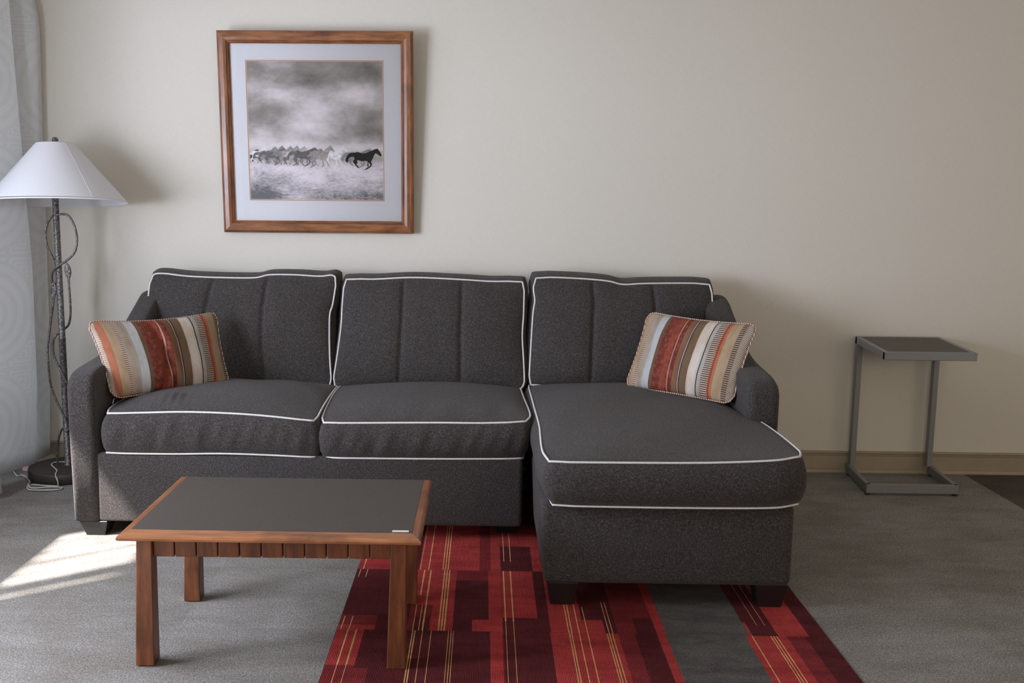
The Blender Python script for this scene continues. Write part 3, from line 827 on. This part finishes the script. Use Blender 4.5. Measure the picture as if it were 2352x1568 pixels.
# ------------------------------------------------------------------ coffee table
ct = empty('coffee_table', (-0.585, -1.91, 0))
tag(ct, 'low wooden coffee table with a dark grey laminate top and plank apron on the carpet', 'coffee table')
tx0, tx1, ty0, ty1, tz = -0.998, -0.168, -2.205, -1.622, 0.402
edge = [(0.004, -0.018), (-0.001, -0.015), (-0.002, -0.009), (0.001, -0.004), (0.006, -0.001), (0.010, 0.0), (0.024, 0.0), (0.024, -0.018)]
RI = {'x0': 0.024, 'x1': 0.028, 'y0': 0.052, 'y1': 0.014}
# top rim: mitred moulding, profile = (inset from edge, z below top)
def mitred(x0, x1, y0, y1, prof, zt, mats, wide):
    V, F, MI = [], [], []
    cs = [(x0, y0, 1, 1, 'x0', 'y0'), (x1, y0, -1, 1, 'x1', 'y0'), (x1, y1, -1, -1, 'x1', 'y1'), (x0, y1, 1, -1, 'x0', 'y1')]
    n = len(prof)
    for (x, y, sx_, sy_, kx, ky) in cs:
        for (d, z) in prof: V.append((x + sx_ * (RI[kx] if d > 0.02 else d), y + sy_ * (RI[ky] if d > 0.02 else d), zt + z))
    for k in range(4):
        k2 = (k + 1) % 4
        for i in range(n):
            i2 = (i + 1) % n
            F.append((k * n + i, k2 * n + i, k2 * n + i2, k * n + i2)); MI.append(k % 2)
    me = mesh(V, F, None, MI); bm = bmesh.new(); bm.from_mesh(me); bmesh.ops.recalc_face_normals(bm, faces=bm.faces); bm.to_mesh(me); bm.free()
    return me
link('top_rim', mitred(tx0, tx1, ty0, ty1, edge, tz, None, 0), [TABW_X, TABW_Y], ct)
top = link('laminate_top', box((tx0 + 0.0235, ty0 + 0.0515, tz - 0.018), (tx1 - 0.0275, ty1 - 0.0135, tz + 0.001)), LAM, ct)
st = link('sticker', box((-0.250, ty0 + 0.054, tz + 0.001), (-0.204, ty0 + 0.068, tz + 0.0022), 0.0005, 1), None or PIPE, ct)
tag(st, 'small white sticker')
def leg(cx, cy, sx_, sy_, name='leg'):
    bm = bmesh.new(); t, b = 0.0215, 0.0265
    ox, oy = -0.008, sy_ * 0.003
    add_hexa(bm, [(cx - b + ox, cy - b + oy, 0.003), (cx + b + ox, cy - b + oy, 0.003), (cx + b + ox, cy + b + oy, 0.003), (cx - b + ox, cy + b + oy, 0.003)],
             [(cx - t, cy - t, tz - 0.018), (cx + t, cy - t, tz - 0.018), (cx + t, cy + t, tz - 0.018), (cx - t, cy + t, tz - 0.018)], 0.0025, 2)
    link('leg', bm_mesh(bm), TABW_Z, ct)
leg(-0.942, -2.130, -1, -1); leg(-0.232, -2.125, 1, -1); leg(-0.942, -1.680, -1, 1); leg(-0.232, -1.675, 1, 1)
def apron(p0, p1, nrm, n):
    p0, p1, nrm = Vector(p0), Vector(p1), Vector(nrm)
    bm = bmesh.new(); d = (p1 - p0) / n; dn = d.normalized()
    for k in range(n):
        a = p0 + d * k + dn * 0.0012; b = p0 + d * (k + 1) - dn * 0.0012
        q = b + nrm * 0.014
        lo = [min(a[i], q[i]) for i in range(2)]; hi = [max(a[i], q[i]) for i in range(2)]
        add_box(bm, (lo[0], lo[1], 0.318), (hi[0], hi[1], tz - 0.018), 0.0028, 2)
    a = p0 + nrm * 0.012; b = p1 + nrm * 0.020
    lo = [min(a[i], b[i]) for i in range(2)]; hi = [max(a[i], b[i]) for i in range(2)]
    add_box(bm, (lo[0], lo[1], 0.322), (hi[0], hi[1], tz - 0.0185))
    link('apron', bm_mesh(bm), TABW_Z, ct)
apron((-0.921, -2.140, 0), (-0.253, -2.135, 0), (0, 1, 0), 11)
apron((-0.921, -1.670, 0), (-0.253, -1.665, 0), (0, -1, 0), 11)
apron((-0.952, -2.108, 0), (-0.952, -1.702, 0), (1, 0, 0), 7)
apron((-0.222, -2.103, 0), (-0.222, -1.697, 0), (-1, 0, 0), 7)

# ------------------------------------------------------------------ C-shaped side table
sd = empty('side_table', (1.955, -0.21, 0))
tag(sd, 'C-shaped side table with silver metal frame and brown top right of the sofa', 'side table')
def bar(bm, p, q, wx, wz, side=None, bev=0.002):
    """box-section bar between p and q: wz is height, wx width"""
    p, q = Vector(p), Vector(q); d = (q - p).normalized()
    up = Vector((0, 0, 1)) if abs(d.z) < 0.9 else Vector((0, 1, 0))
    s = d.cross(up).normalized(); u = s.cross(d).normalized()
    c = lambda o: [o + s * (i * wx / 2) + u * (j * wz / 2) for i, j in ((-1, -1), (1, -1), (1, 1), (-1, 1))]
    add_hexa(bm, c(p), c(q), bev, 1)
h, wd = 0.036, 0.020
zt = (0.677, 0.655)            # back and front height of the top
TB = [(1.775, -0.030, zt[0]), (2.173, -0.030, zt[0]), (2.183, -0.390, zt[1]), (1.775, -0.390, zt[1])]
bm = bmesh.new()
def ins(P, d):
    c = sum((Vector(p) for p in P), Vector()) / 4
    return [Vector((p[0] + (d if p[0] < c.x else -d), p[1] + (d if p[1] < c.y else -d), p[2])) for p in P]
I = ins(TB, wd / 2)
for a_, b_ in ((0, 1), (1, 2), (2, 3), (3, 0)):
    pa, pb = I[a_].copy(), I[b_].copy(); d = (pb - pa).normalized() * (wd / 2)
    pa.z -= h / 2; pb.z -= h / 2
    bar(bm, pa - d, pb + d, wd, h)
link('top_frame', bm_mesh(bm), SILV, sd)
I2 = ins(TB, wd - 0.001); bm = bmesh.new()
add_hexa(bm, [p - Vector((0, 0, 0.016)) for p in (I2[3], I2[2], I2[1], I2[0])], [p + Vector((0, 0, -0.0015)) for p in (I2[3], I2[2], I2[1], I2[0])])
link('top_panel', bm_mesh(bm), LAM2, sd)
for x in (1.790, 2.158):
    bm = bmesh.new(); bar(bm, (x, -0.045, 0.045), (x, -0.045, zt[0] - h + 0.002), 0.026, 0.030); link('upright', bm_mesh(bm), SILV, sd)
bb = [(1.765, -0.032, 0), (2.183, -0.032, 0), (2.146, -0.392, 0), (1.733, -0.392, 0)]
I3 = [Vector(p) for p in ((1.777, -0.032, 0), (2.171, -0.032, 0), (2.136, -0.382, 0), (1.743, -0.382, 0))]
bm = bmesh.new()
for a_, b_ in ((3, 0), (2, 1), (3, 2)):
    pa, pb = I3[a_].copy(), I3[b_].copy(); d = (pb - pa).normalized() * 0.010
    pa.z = pb.z = 0.030; bar(bm, pa - d, pb + d * (1 if (a_, b_) == (3, 2) else 0), 0.020, 0.042)
link('base_frame', bm_mesh(bm), SILV, sd)
for p in (I3[2], I3[3], Vector((1.778, -0.06, 0)), Vector((2.168, -0.06, 0))):
    bm = bmesh.new(); add_lathe(bm, [(0, 0), (0.012, 0), (0.012, 0.006), (0.006, 0.008), (0.006, 0.012), (0, 0.012)], (p.x, p.y, 0), 16)
    link('glide', bm_mesh(bm), BRONZE, sd)

# ------------------------------------------------------------------ floor lamp
lx, ly = -1.965, -0.245
lamp = empty('floor_lamp', (lx, ly, 0))
tag(lamp, 'tall floor lamp with white cone shade and dark iron vine stem beside the drape', 'floor lamp')
bm = bmesh.new(); add_lathe(bm, [(0, 0.001), (0.172, 0.001), (0.178, 0.006), (0.178, 0.044), (0.174, 0.050), (0.160, 0.052), (0, 0.053)], (lx, ly, 0), 64)
link('base', bm_mesh(bm), BRONZE, lamp, True)
# the post leans out a little from the wall
LEAN = Matrix(((1, 0, 0.0255, -0.0255 * 0.05), (0, 1, -0.057, 0.057 * 0.05), (0, 0, 1, 0), (0, 0, 0, 1)))
def leaned(me): me.transform(LEAN); return me
bm = bmesh.new()
add_lathe(bm, [(0, 0.05), (0.022, 0.05), (0.022, 0.056), (0.0155, 0.060), (0.0155, 0.655), (0.0165, 0.657), (0.0165, 0.663), (0.0148, 0.665), (0.0138, 1.36), (0.010, 1.365), (0.010, 1.38), (0, 1.38)], (lx, ly, 0), 20)
link('pole', leaned(bm_mesh(bm)), IRON, lamp, True)
bm = bmesh.new()
def vn(pts, yo=-0.004): return catmull([(x, ly + (p[2] if len(p) > 2 else yo), p[1]) for p in pts for x in [p[0]]], 8)
F_, Bk = -0.019, 0.019
rr = 0.0052
add_tube(bm, vn([(-1.977, 1.222, -0.01), (-2.002, 1.196, 0.0), (-2.018, 1.140, 0.0), (-2.011, 1.082, 0.0), (-1.992, 1.032, 0.01), (-1.983, 0.985, Bk), (-1.984, 0.930, Bk), (-1.990, 0.900, 0.01)]), rr, 8)
add_tube(bm, vn([(-1.958, 1.226, -0.012), (-1.935, 1.231, -0.006), (-1.906, 1.222), (-1.882, 1.178), (-1.873, 1.118), (-1.887, 1.060), (-1.923, 1.021, -0.012), (-1.959, 0.997, F_), (-1.990, 0.967, -0.01), (-1.999, 0.933, 0.0), (-1.996, 0.905, 0.0)]), rr, 8)
add_tube(bm, vn([(-1.992, 0.850), (-2.011, 0.747), (-2.025, 0.667), (-2.033, 0.588), (-2.031, 0.468), (-2.013, 0.388), (-1.985, 0.325, -0.01), (-1.958, 0.275, F_), (-1.944, 0.240, -0.01), (-1.958, 0.222, F_), (-1.976, 0.236, -0.01), (-1.994, 0.205, -0.01), (-2.009, 0.154), (-2.014, 0.100), (-2.014, 0.050)]), rr, 8)
add_tube(bm, vn([(-1.922, 0.940, 0.0), (-1.920, 0.846, 0.0), (-1.921, 0.777, 0.0), (-1.940, 0.723, Bk), (-1.968, 0.697, Bk), (-1.998, 0.668, 0.0), (-2.010, 0.623, 0.0), (-2.004, 0.568, 0.0), (-1.978, 0.519, -0.012), (-1.952, 0.469, F_), (-1.942, 0.430, -0.005)]), rr, 8)
link('vine', leaned(bm_mesh(bm)), IRON, lamp, True)
def leaf(top, bot, wl, wr_, y):
    V, F = [], []; n = 12
    for k in range(n + 1):
        t = k / n; c = Vector((top[0] + (bot[0] - top[0]) * t, y, top[1] + (bot[1] - top[1]) * t))
        wdt = math.sin(math.pi * t ** 0.9) ** 0.8 if 0 < t < 1 else 0.02
        for s_, dy in ((-wl, 0), (-wl * 0.5, -0.003), (0, 0.001), (wr_ * 0.5, -0.003), (wr_, 0)):
            V.append(c + Vector((s_ * wdt, dy, 0)))
    m = len(V)
    V += [v + Vector((0, 0.002, 0)) for v in V[:m]]
    for k in range(n):
        for i in range(4):
            q = (k * 5 + i, k * 5 + i + 1, (k + 1) * 5 + i + 1, (k + 1) * 5 + i)
            F.append(q); F.append(tuple(x + m for x in q[::-1]))
        F.append((k * 5, (k + 1) * 5, (k + 1) * 5 + m, k * 5 + m)); F.append((k * 5 + 4 + m, (k + 1) * 5 + 4 + m, (k + 1) * 5 + 4, k * 5 + 4))
    link('leaf', leaned(mesh(V, F)), IRON, lamp, True)
leaf((-1.926, 1.012), (-1.921, 0.932), 0.014, 0.016, ly - 0.002)
leaf((-1.990, 0.922), (-1.997, 0.835), 0.015, 0.014, ly - 0.002)
# shade, tipped back a little
sh = empty('shade', (lx, ly, 0)); 
rb, rt_, zb, zt_ = 0.303, 0.0815, 0.0, 0.262
def shade_pt(r, z): return (r, z)
bm = bmesh.new()
N = 96
add_lathe(bm, [(rb, zb), (rb - (rb - rt_) * 0.25, zb + 0.25 * (zt_ - zb)), (rb - (rb - rt_) * 0.5, zb + 0.5 * (zt_ - zb)), (rb - (rb - rt_) * 0.75, zb + 0.75 * (zt_ - zb)), (rt_, zt_)], n=N)
add_lathe(bm, [(rb - 0.002, zb), (rt_ - 0.002, zt_ - 0.001)], n=N)
me = bm_mesh(bm)
bpy.data.objects.remove(sh)
shm = link('shade', me, SHADE, None, True)
TILT = Matrix.Translation((-1.923, -0.318, 1.282)) @ Matrix.Rotation(math.radians(-4.0), 4, 'X') @ Matrix.Rotation(math.radians(-1.1), 4, 'Y')
me.transform(TILT)
shm.parent = lamp; shm.matrix_parent_inverse = Matrix.Translation(-Vector(lamp.location))
for r_, z_, wt in ((rb, zb, 0.0030), (rt_, zt_, 0.0030)):
    bm = bmesh.new(); add_lathe(bm, [(r_ + 0.0012 - (0.010 if z_ > 0.1 else 0) * 0, z_ - 0.001), (r_ + 0.0014, z_ + 0.0), (r_ - 0.0075 * (1 if z_ < 0.1 else -1) * 0.85, z_ + (0.0085 if z_ < 0.1 else -0.0085)), (r_ - 0.003, z_ - 0.001)], n=N, closed=True)
    t_ = bm_mesh(bm); t_.transform(TILT)
    o = link('trim', t_, TRIM, shm, True); o.matrix_parent_inverse = Matrix.Identity(4)
# sewn seam of the shade
bm = bmesh.new(); an = math.radians(-38)
add_tube(bm, [(math.cos(an) * (rb - (rb - rt_) * t + 0.0004), math.sin(an) * (rb - (rb - rt_) * t + 0.0004), zt_ * t) for t in [i / 12 for i in range(13)]], 0.0009, 5)
t_ = bm_mesh(bm); t_.transform(TILT); o = link('seam', t_, SHADE, shm, True); o.matrix_parent_inverse = Matrix.Identity(4)
# spider and finial
bm = bmesh.new()
for k in range(3):
    an = math.radians(20 + 120 * k); add_tube(bm, [(0, 0, zt_ - 0.012), (math.cos(an) * rt_, math.sin(an) * rt_, zt_ - 0.002)], 0.0016, 6)
add_tube(bm, [(0.03, 0, 0.12), (0.05, 0, 0.16), (0.045, 0, 0.22), (0, 0, zt_ - 0.012), (-0.045, 0, 0.22), (-0.05, 0, 0.16), (-0.03, 0, 0.12), (-0.01, 0, 0.10)], 0.0015, 6)
t_ = bm_mesh(bm); t_.transform(TILT); link('harp', t_, IRON, lamp)
bm = bmesh.new(); add_lathe(bm, [(0, zt_ - 0.014), (0.006, zt_ - 0.012), (0.006, zt_ + 0.002), (0.010, zt_ + 0.005), (0.014, zt_ + 0.013), (0.0135, zt_ + 0.020), (0.009, zt_ + 0.027), (0, zt_ + 0.029)], n=20)
t_ = bm_mesh(bm); t_.transform(TILT); link('finial', t_, IRON, lamp, True)
# power cord
zc = 0.0065
cd = [(-1.945, -0.228, 0.058), (-1.962, -0.222, 0.058), (-1.998, -0.219, 0.058), (-2.034, -0.226, 0.058), (-2.040, -0.256, 0.058), (-2.017, -0.297, 0.058), (-1.970, -0.362, 0.057), (-1.955, -0.412, 0.050), (-1.935, -0.436, 0.026),
      (-1.936, -0.437, zc), (-1.956, -0.441, zc), (-2.000, -0.436, zc), (-2.040, -0.428, zc), (-2.066, -0.434, zc), (-2.067, -0.457, zc), (-2.049, -0.491, zc), (-2.027, -0.507, zc), (-1.978, -0.509, zc), (-1.92, -0.500, zc), (-1.901, -0.484, zc), (-1.905, -0.466, zc),
      (-1.928, -0.458, zc), (-1.976, -0.461, zc), (-2.018, -0.479, zc), (-2.045, -0.480, 0.011), (-2.064, -0.452, 0.016), (-2.078, -0.405, 0.012), (-2.112, -0.345, zc), (-2.145, -0.300, zc), (-2.177, -0.275, zc), (-2.189, -0.290, zc), (-2.222, -0.246, zc), (-2.248, -0.205, zc),
      (-2.262, -0.165, zc), (-2.258, -0.115, zc), (-2.240, -0.075, zc), (-2.20, -0.06, zc), (-2.16, -0.055, 0.012)]
bm = bmesh.new(); P = catmull(cd, 6)
add_tube(bm, [p + Vector((0, 0.0016, 0)) for p in P], 0.0026, 6); add_tube(bm, [p - Vector((0, 0.0016, 0)) for p in P], 0.0026, 6)
add_tube(bm, catmull([(-2.16, -0.055, 0.012), (-2.10, -0.04, 0.02), (-2.03, -0.035, 0.035), (-1.95, -0.032, 0.055), (-1.86, -0.03, 0.075), (-1.76, -0.03, 0.10)], 6), 0.0032, 6)
cordo = link('power_cord', bm_mesh(bm), CORD, lamp, True)
# paper tag curled round the cord
V, F = [], []
for k in range(9):
    an = math.radians(-30 + 16 * k)
    for z in (0.004, 0.046): V.append((-2.205 + 0.034 * math.cos(an) * -1 + 0.02, -0.175 - 0.022 * math.sin(an), z))
for k in range(8): F.append((2 * k, 2 * k + 2, 2 * k + 3, 2 * k + 1))
m0 = len(V); V2 = [(x, y + 0.0008, z) for x, y, z in V]; V += V2
F += [tuple(i + m0 for i in f[::-1]) for f in F]
tg = link('tag', mesh(V, F), TAGP, cordo, True); tg.matrix_parent_inverse = Matrix.Identity(4)
tag(tg, 'pink and white paper tag')

# ------------------------------------------------------------------ drape
NZ = 36
def key(z, vals):   # piecewise linear in z
    for (z0, v0), (z1, v1) in zip(vals, vals[1:]):
        if z <= z1: 
            t = (z - z0) / (z1 - z0); t = max(0, t); return v0 + (v1 - v0) * t
    return vals[-1][1]
def plan(z):
    e = key(z, [(0.05, -2.146), (0.6, -2.118), (1.6, -2.100), (2.10, -2.088), (2.18, -2.096), (2.24, -2.118), (2.7, -2.13)])
    f = key(z, [(0.05, -2.150), (0.4, -2.120), (0.97, -2.112), (1.48, -2.129), (2.18, -2.153), (2.7, -2.175)])
    r = key(z, [(0.05, -2.160), (1.0, -2.165), (2.2, -2.205), (2.7, -2.21)])
    b = key(z, [(0.05, -2.200), (0.6, -2.215), (1.0, -2.225), (2.7, -2.225)])
    g = key(z, [(0.03, -2.100), (0.25, -2.125), (0.6, -2.250), (2.7, -2.26)])
    return [(-2.335, -0.010), (-2.24, -0.012), (e - 0.03, -0.016), (e - 0.006, -0.026), (e, -0.050), (e - 0.012, -0.085), (r, -0.130), (f - 0.012, -0.175), (f, -0.205), (f - 0.012, -0.25), (b, -0.36), (b - 0.05, -0.47), (b - 0.03, -0.56), (g, -0.625), (g - 0.03, -0.67), (b - 0.08, -0.70)]
V, F, UV = [], [], []; rows = []
for k in range(NZ + 1):
    t = k / NZ
    zz0 = 0.045 + (2.72 - 0.045) * t
    P = catmull([(x, y, 0) for x, y in plan(zz0)], 8)
    s = 0; row = []
    for i, p in enumerate(P):
        if i: s += (P[i] - P[i - 1]).length
        zz = zz0 - (0.015 * min(1, max(0, (-p.y - 0.3) / 0.3)) if k == 0 else 0)
        V.append((p.x, p.y, zz)); UV.append((s, zz)); row.append(len(V) - 1)
    rows.append(row)
for a_, b_ in zip(rows, rows[1:]):
    for i in range(len(a_) - 1): F.append((a_[i], a_[i + 1], b_[i + 1], b_[i]))
me = mesh(V, F, UV)
dr = link('curtain', me, DRAPE, None, True)
sm_ = dr.modifiers.new('s', 'SOLIDIFY'); sm_.thickness = 0.003
tag(dr, 'long pale grey woven curtain hanging in the left corner behind the floor lamp', 'curtain')

# ------------------------------------------------------------------ framed picture
W_, H_ = 0.905, 0.925
pic = empty('picture', (-0.795, -0.022, 1.147), (math.radians(3.0), 0, math.radians(0.0)))
tag(pic, 'wood framed black and white picture of running horses hanging above the sofa', 'picture')
# local frame: x right, y into wall, z up; origin at the middle of the bottom edge of the back
def loc_link(name, me, m, smooth=False, parent=None):
    o = link(name, me, m, None, smooth); o.parent = parent or pic; return o
fw = 0.057
fp = [(0.0, 0.0), (0.0, -0.016), (0.004, -0.021), (0.012, -0.025), (0.030, -0.027), (0.042, -0.024), (0.0475, -0.018), (0.050, -0.0195), (0.053, -0.0175), (0.054, -0.013), (0.057, -0.013), (fw, -0.006), (fw, 0.0)]
def frame_mesh(prof, x0, x1, z0, z1, yo=0):
    V, F, MI = [], [], []; n = len(prof)
    for (x, z, sx_, sz_) in ((x0, z0, 1, 1), (x1, z0, -1, 1), (x1, z1, -1, -1), (x0, z1, 1, -1)):
        for d, y in prof: V.append((x + sx_ * d, y + yo, z + sz_ * d))
    for k in range(4):
        k2 = (k + 1) % 4
        for i in range(n):
            i2 = (i + 1) % n; F.append((k * n + i, k2 * n + i, k2 * n + i2, k * n + i2)); MI.append(k % 2)
    me = mesh(V, F, None, MI); bm = bmesh.new(); bm.from_mesh(me); bmesh.ops.recalc_face_normals(bm, faces=bm.faces); bm.to_mesh(me); bm.free()
    return me
loc_link('frame', frame_mesh(fp, -W_ / 2, W_ / 2, 0, H_), [FRAMEW_X, FRAMEW_Z])
a = Mat('mat_board', 0.9, 0.1); a.color(a.ramp(a.noise(150, 2), [(0.3, (0.72, 0.715, 0.735)), (0.7, (0.75, 0.745, 0.76))])); MATB = a.m
a = Mat('mat_liner', 0.8, 0.2); a.color(a.mix(a.noise(40), (0.55, 0.22, 0.12), (0.62, 0.27, 0.15))); LINER = a.m
px0, px1, pz0, pz1 = -0.321, 0.309, 0.157, 0.790      # print opening
inx0, inx1, inz0, inz1 = -W_ / 2 + fw - 0.003, W_ / 2 - fw + 0.003, fw - 0.003, H_ - fw + 0.003
V = [(inx0, 0, inz0), (inx1, 0, inz0), (inx1, 0, inz1), (inx0, 0, inz1), (px0 - .005, 0, pz0 - .005), (px1 + .005, 0, pz0 - .005), (px1 + .005, 0, pz1 + .005), (px0 - .005, 0, pz1 + .005)]
V = [(x, -0.006, z) for x, _, z in V]
loc_link('mat', mesh(V, [(0, 1, 5, 4), (1, 2, 6, 5), (2, 3, 7, 6), (3, 0, 4, 7)]), MATB)
V = []; 
def ringz(d, y): return [(px0 - d, y, pz0 - d), (px1 + d, y, pz0 - d), (px1 + d, y, pz1 + d), (px0 - d, y, pz1 + d)]
V = ringz(.0065, -.0059) + ringz(.0025, -.0052) + ringz(.0025, -.0050) + ringz(0.0, -.0044)
F = []; MI = []
for r_ in (0, 2):
    for k in range(4): F.append((r_ * 4 + k, r_ * 4 + (k + 1) % 4, (r_ + 1) * 4 + (k + 1) % 4, (r_ + 1) * 4 + k)); MI.append(0 if r_ == 0 else 1)
a = Mat('mat_bevel', 0.8, 0.2); a.color((0.72, 0.60, 0.46)); BEV = a.m
loc_link('mat_liner', mesh(V, F, None, MI), [LINER, BEV])
# the print: sky, plain and the herd
def m_print():
    a = Mat('print_sky_and_plain', 0.9, 0.1)
    s = a.sep(a.co())
    u = a.math('DIVIDE', a.math('SUBTRACT', s[0], px0), px1 - px0); v = a.math('DIVIDE', a.math('SUBTRACT', s[2], pz0), pz1 - pz0)
    co = a.n('ShaderNodeCombineXYZ'); a.l(u, co.inputs[0]); a.l(a.math('MULTIPLY', v, 1.6), co.inputs[1])
    n1 = a.noise(3.6, 9, 0.62, co.outputs[0])
    def blob(cx, cy, rx, ry, amp):
        dx = a.math('DIVIDE', a.math('SUBTRACT', u, cx), rx); dy = a.math('DIVIDE', a.math('SUBTRACT', v, cy), ry)
        r = a.math('ADD', a.math('MULTIPLY', dx, dx), a.math('MULTIPLY', dy, dy))
        return a.math('MULTIPLY', a.math('EXPONENT', a.math('MULTIPLY', r, -1)), amp)
    tot = a.math('MULTIPLY', a.math('SUBTRACT', n1, 0.5), 1.15)
    for args in ((0.58, 0.62, 0.22, 0.13, 0.34), (0.22, 0.78, 0.20, 0.08, 0.26), (0.80, 0.76, 0.14, 0.07, 0.28), (0.35, 0.50, 0.4, 0.06, 0.12), (0.55, 0.38, 0.8, 0.05, 0.34), (0.1, 0.42, 0.2, 0.05, 0.2),
                 (0.5, 0.88, 0.3, 0.09, -0.20), (0.93, 0.55, 0.13, 0.12, -0.20), (0.05, 0.62, 0.1, 0.08, -0.16), (0.5, 1.0, 1.0, 0.1, -0.06), (0.80, 0.50, 0.2, 0.06, -0.10), (0.95, 0.9, 0.1, 0.1, -0.12)):
        tot = a.math('ADD', tot, blob(*args))
    skyf = a.math('ADD', tot, 0.34)
    sky = a.ramp(skyf, [(0.0, (0.20, 0.185, 0.165)), (0.3, (0.40, 0.37, 0.345)), (0.55, (0.66, 0.61, 0.61)), (0.85, (0.92, 0.85, 0.87))])
    co2 = a.n('ShaderNodeCombineXYZ'); a.l(u, co2.inputs[0]); a.l(a.math('MULTIPLY', v, 2.2), co2.inputs[1])
    g1 = a.noise(34, 5, 0.75, co2.outputs[0]); g2 = a.noise(4.5, 3, 0.6, co2.outputs[0])
    gf = a.math('ADD', a.math('MULTIPLY', g1, 0.9), a.math('MULTIPLY', g2, 0.9))
    gf = a.math('ADD', gf, a.math('MULTIPLY', v, 0.9))
    gf = a.math('SUBTRACT', gf, blob(0.08, 0.05, 0.16, 0.14, 0.30)); gf = a.math('SUBTRACT', gf, blob(0.85, 0.03, 0.3, 0.06, 0.18))
    grd = a.ramp(a.math('SUBTRACT', gf, 0.45), [(0.22, (0.20, 0.20, 0.21)), (0.42, (0.52, 0.49, 0.50)), (0.62, (0.78, 0.72, 0.75)), (0.85, (0.88, 0.82, 0.85))])
    f = a.ramp(v, [(0.24, (0, 0, 0)), (0.31, (1, 1, 1))])
    a.color(a.mix(f, grd, sky)); return a.m
V = [(px0, -0.0042, pz0), (px1, -0.0042, pz0), (px1, -0.0042, pz1), (px0, -0.0042, pz1)]
horsemats = []
for i, c in enumerate([(0.035, 0.035, 0.033), (0.42, 0.385, 0.36), (0.86, 0.82, 0.80), (0.33, 0.32, 0.315), (0.60, 0.56, 0.54), (0.20, 0.19, 0.185)]):
    a = Mat('print_horse_%s' % 'abcdef'[i], 0.9, 0.1)
    n1 = a.noise(70, 4, 0.6); a.color(a.ramp(n1, [(0.3, tuple(x * 0.72 for x in c)), (0.7, tuple(min(1, x * 1.25) for x in c))])); horsemats.append(a.m)
H1 = [(2215, 380), (2200, 392), (2175, 380), (2140, 355), (2118, 350), (2100, 375), (2085, 410), (2065, 450), (2050, 480), (2065, 510), (2060, 535), (2040, 560), (2010, 580), (1958, 605), (1950, 599), (1985, 570), (2025, 548), (2038, 530), (2028, 508), (2015, 490),
      (2005, 520), (2017, 543), (1998, 552), (1988, 520), (1998, 480), (1960, 465), (1900, 470), (1850, 455), (1830, 460), (1840, 490), (1822, 518), (1850, 550), (1862, 573), (1840, 570), (1810, 540), (1780, 500), (1765, 470), (1790, 440), (1780, 405), (1740, 405), (1700, 430),
      (1690, 480), (1670, 490), (1648, 460), (1660, 420), (1690, 370), (1730, 345), (1790, 340), (1840, 328), (1880, 340), (1930, 350), (1980, 340), (2040, 315), (2080, 300), (2110, 285), (2140, 280), (2150, 271), (2160, 285), (2190, 320), (2205, 350)]
H2 = [(1480, 320), (1465, 332), (1440, 312), (1410, 302), (1395, 330), (1378, 370), (1372, 400), (1357, 430), (1347, 450), (1380, 500), (1405, 562), (1393, 562), (1360, 512), (1325, 462), (1310, 445), (1300, 480), (1312, 520), (1300, 552), (1265, 568), (1285, 540), (1290, 500), (1280, 460),
      (1240, 442), (1180, 432), (1170, 460), (1167, 490), (1230, 550), (1218, 554), (1150, 497), (1130, 520), (1136, 562), (1122, 562), (1113, 500), (1108, 480), (1140, 440), (1130, 402), (1090, 400), (1060, 412), (1048, 392), (1083, 370), (1100, 340), (1130, 325), (1180, 315), (1240, 322), (1300, 320), (1340, 290), (1378, 252), (1402, 237), (1418, 221), (1427, 240), (1452, 272)]
sc_ = (px1 - px0) / 2095
V2, F2, MI2 = [], [], []
def horse(poly, dx, dy, s, mi, lay, flipc=None):
    poly = [(p.x, p.y) for p in catmull([(a_, b_, 0) for a_, b_ in poly], 3, True)]
    cx = sum(p[0] for p in poly) / len(poly); base = 560
    b = len(V2); y = -0.00435 - 0.00004 * lay
    for p in poly:
        X = (p[0] - cx) * s + cx + dx; Y = (p[1] - base) * s + base + dy
        V2.append((max(px0 + 0.001, px0 + (X - 145) * sc_), y, pz0 + (1070 - Y) * sc_))
    F2.append(tuple(range(b, len(V2)))); MI2.append(mi)
horse(H1, -1800, -90, 0.62, 5, 1); horse(H1, -1690, -80, 0.6, 0, 2); horse(H2, -990, -62, 0.72, 2, 3); horse(H1, -1560, -72, 0.66, 5, 4)
horse(H2, -830, -50, 0.78, 3, 5); horse(H2, -730, -40, 0.85, 3, 6); horse(H1, -1420, -50, 0.82, 5, 7); horse(H2, -600, -30, 0.86, 3, 8); horse(H1, -1130, -45, 0.85, 5, 9); horse(H2, -505, -25, 0.9, 1, 10)
horse(H2, -395, -8, 0.93, 4, 11); horse(H1, -860, -22, 0.9, 3, 12); horse(H1, -950, -40, 0.9, 5, 13); horse(H2, 215, -10, 0.96, 2, 14); horse(H2, 0, 0, 1.0, 1, 15); horse(H1, -95, -25, 0.9, 3, 16); horse(H1, 0, 0, 1.0, 0, 17)
me = mesh(V + V2, [(0, 1, 2, 3)] + [tuple(i + 4 for i in f) for f in F2], None, [0] + [m + 1 for m in MI2])
loc_link('print', me, [m_print()] + horsemats)
a = Mat('picture_glass', 0.02, 0.5)
gl = a.n('ShaderNodeBsdfGlossy'); gl.inputs['Roughness'].default_value = 0.02
tp = a.n('ShaderNodeBsdfTransparent'); fr_ = a.n('ShaderNodeFresnel'); fr_.inputs[0].default_value = 1.5
mx = a.n('ShaderNodeMixShader'); a.l(fr_.outputs[0], mx.inputs[0]); a.l(tp.outputs[0], mx.inputs[1]); a.l(gl.outputs[0], mx.inputs[2])
a.l(mx.outputs[0], a.t.nodes['Material Output'].inputs[0])
V = [(inx0, -0.0105, inz0), (inx1, -0.0105, inz0), (inx1, -0.0105, inz1), (inx0, -0.0105, inz1)]
loc_link('glass', mesh(V, [(0, 1, 2, 3)]), a.m)
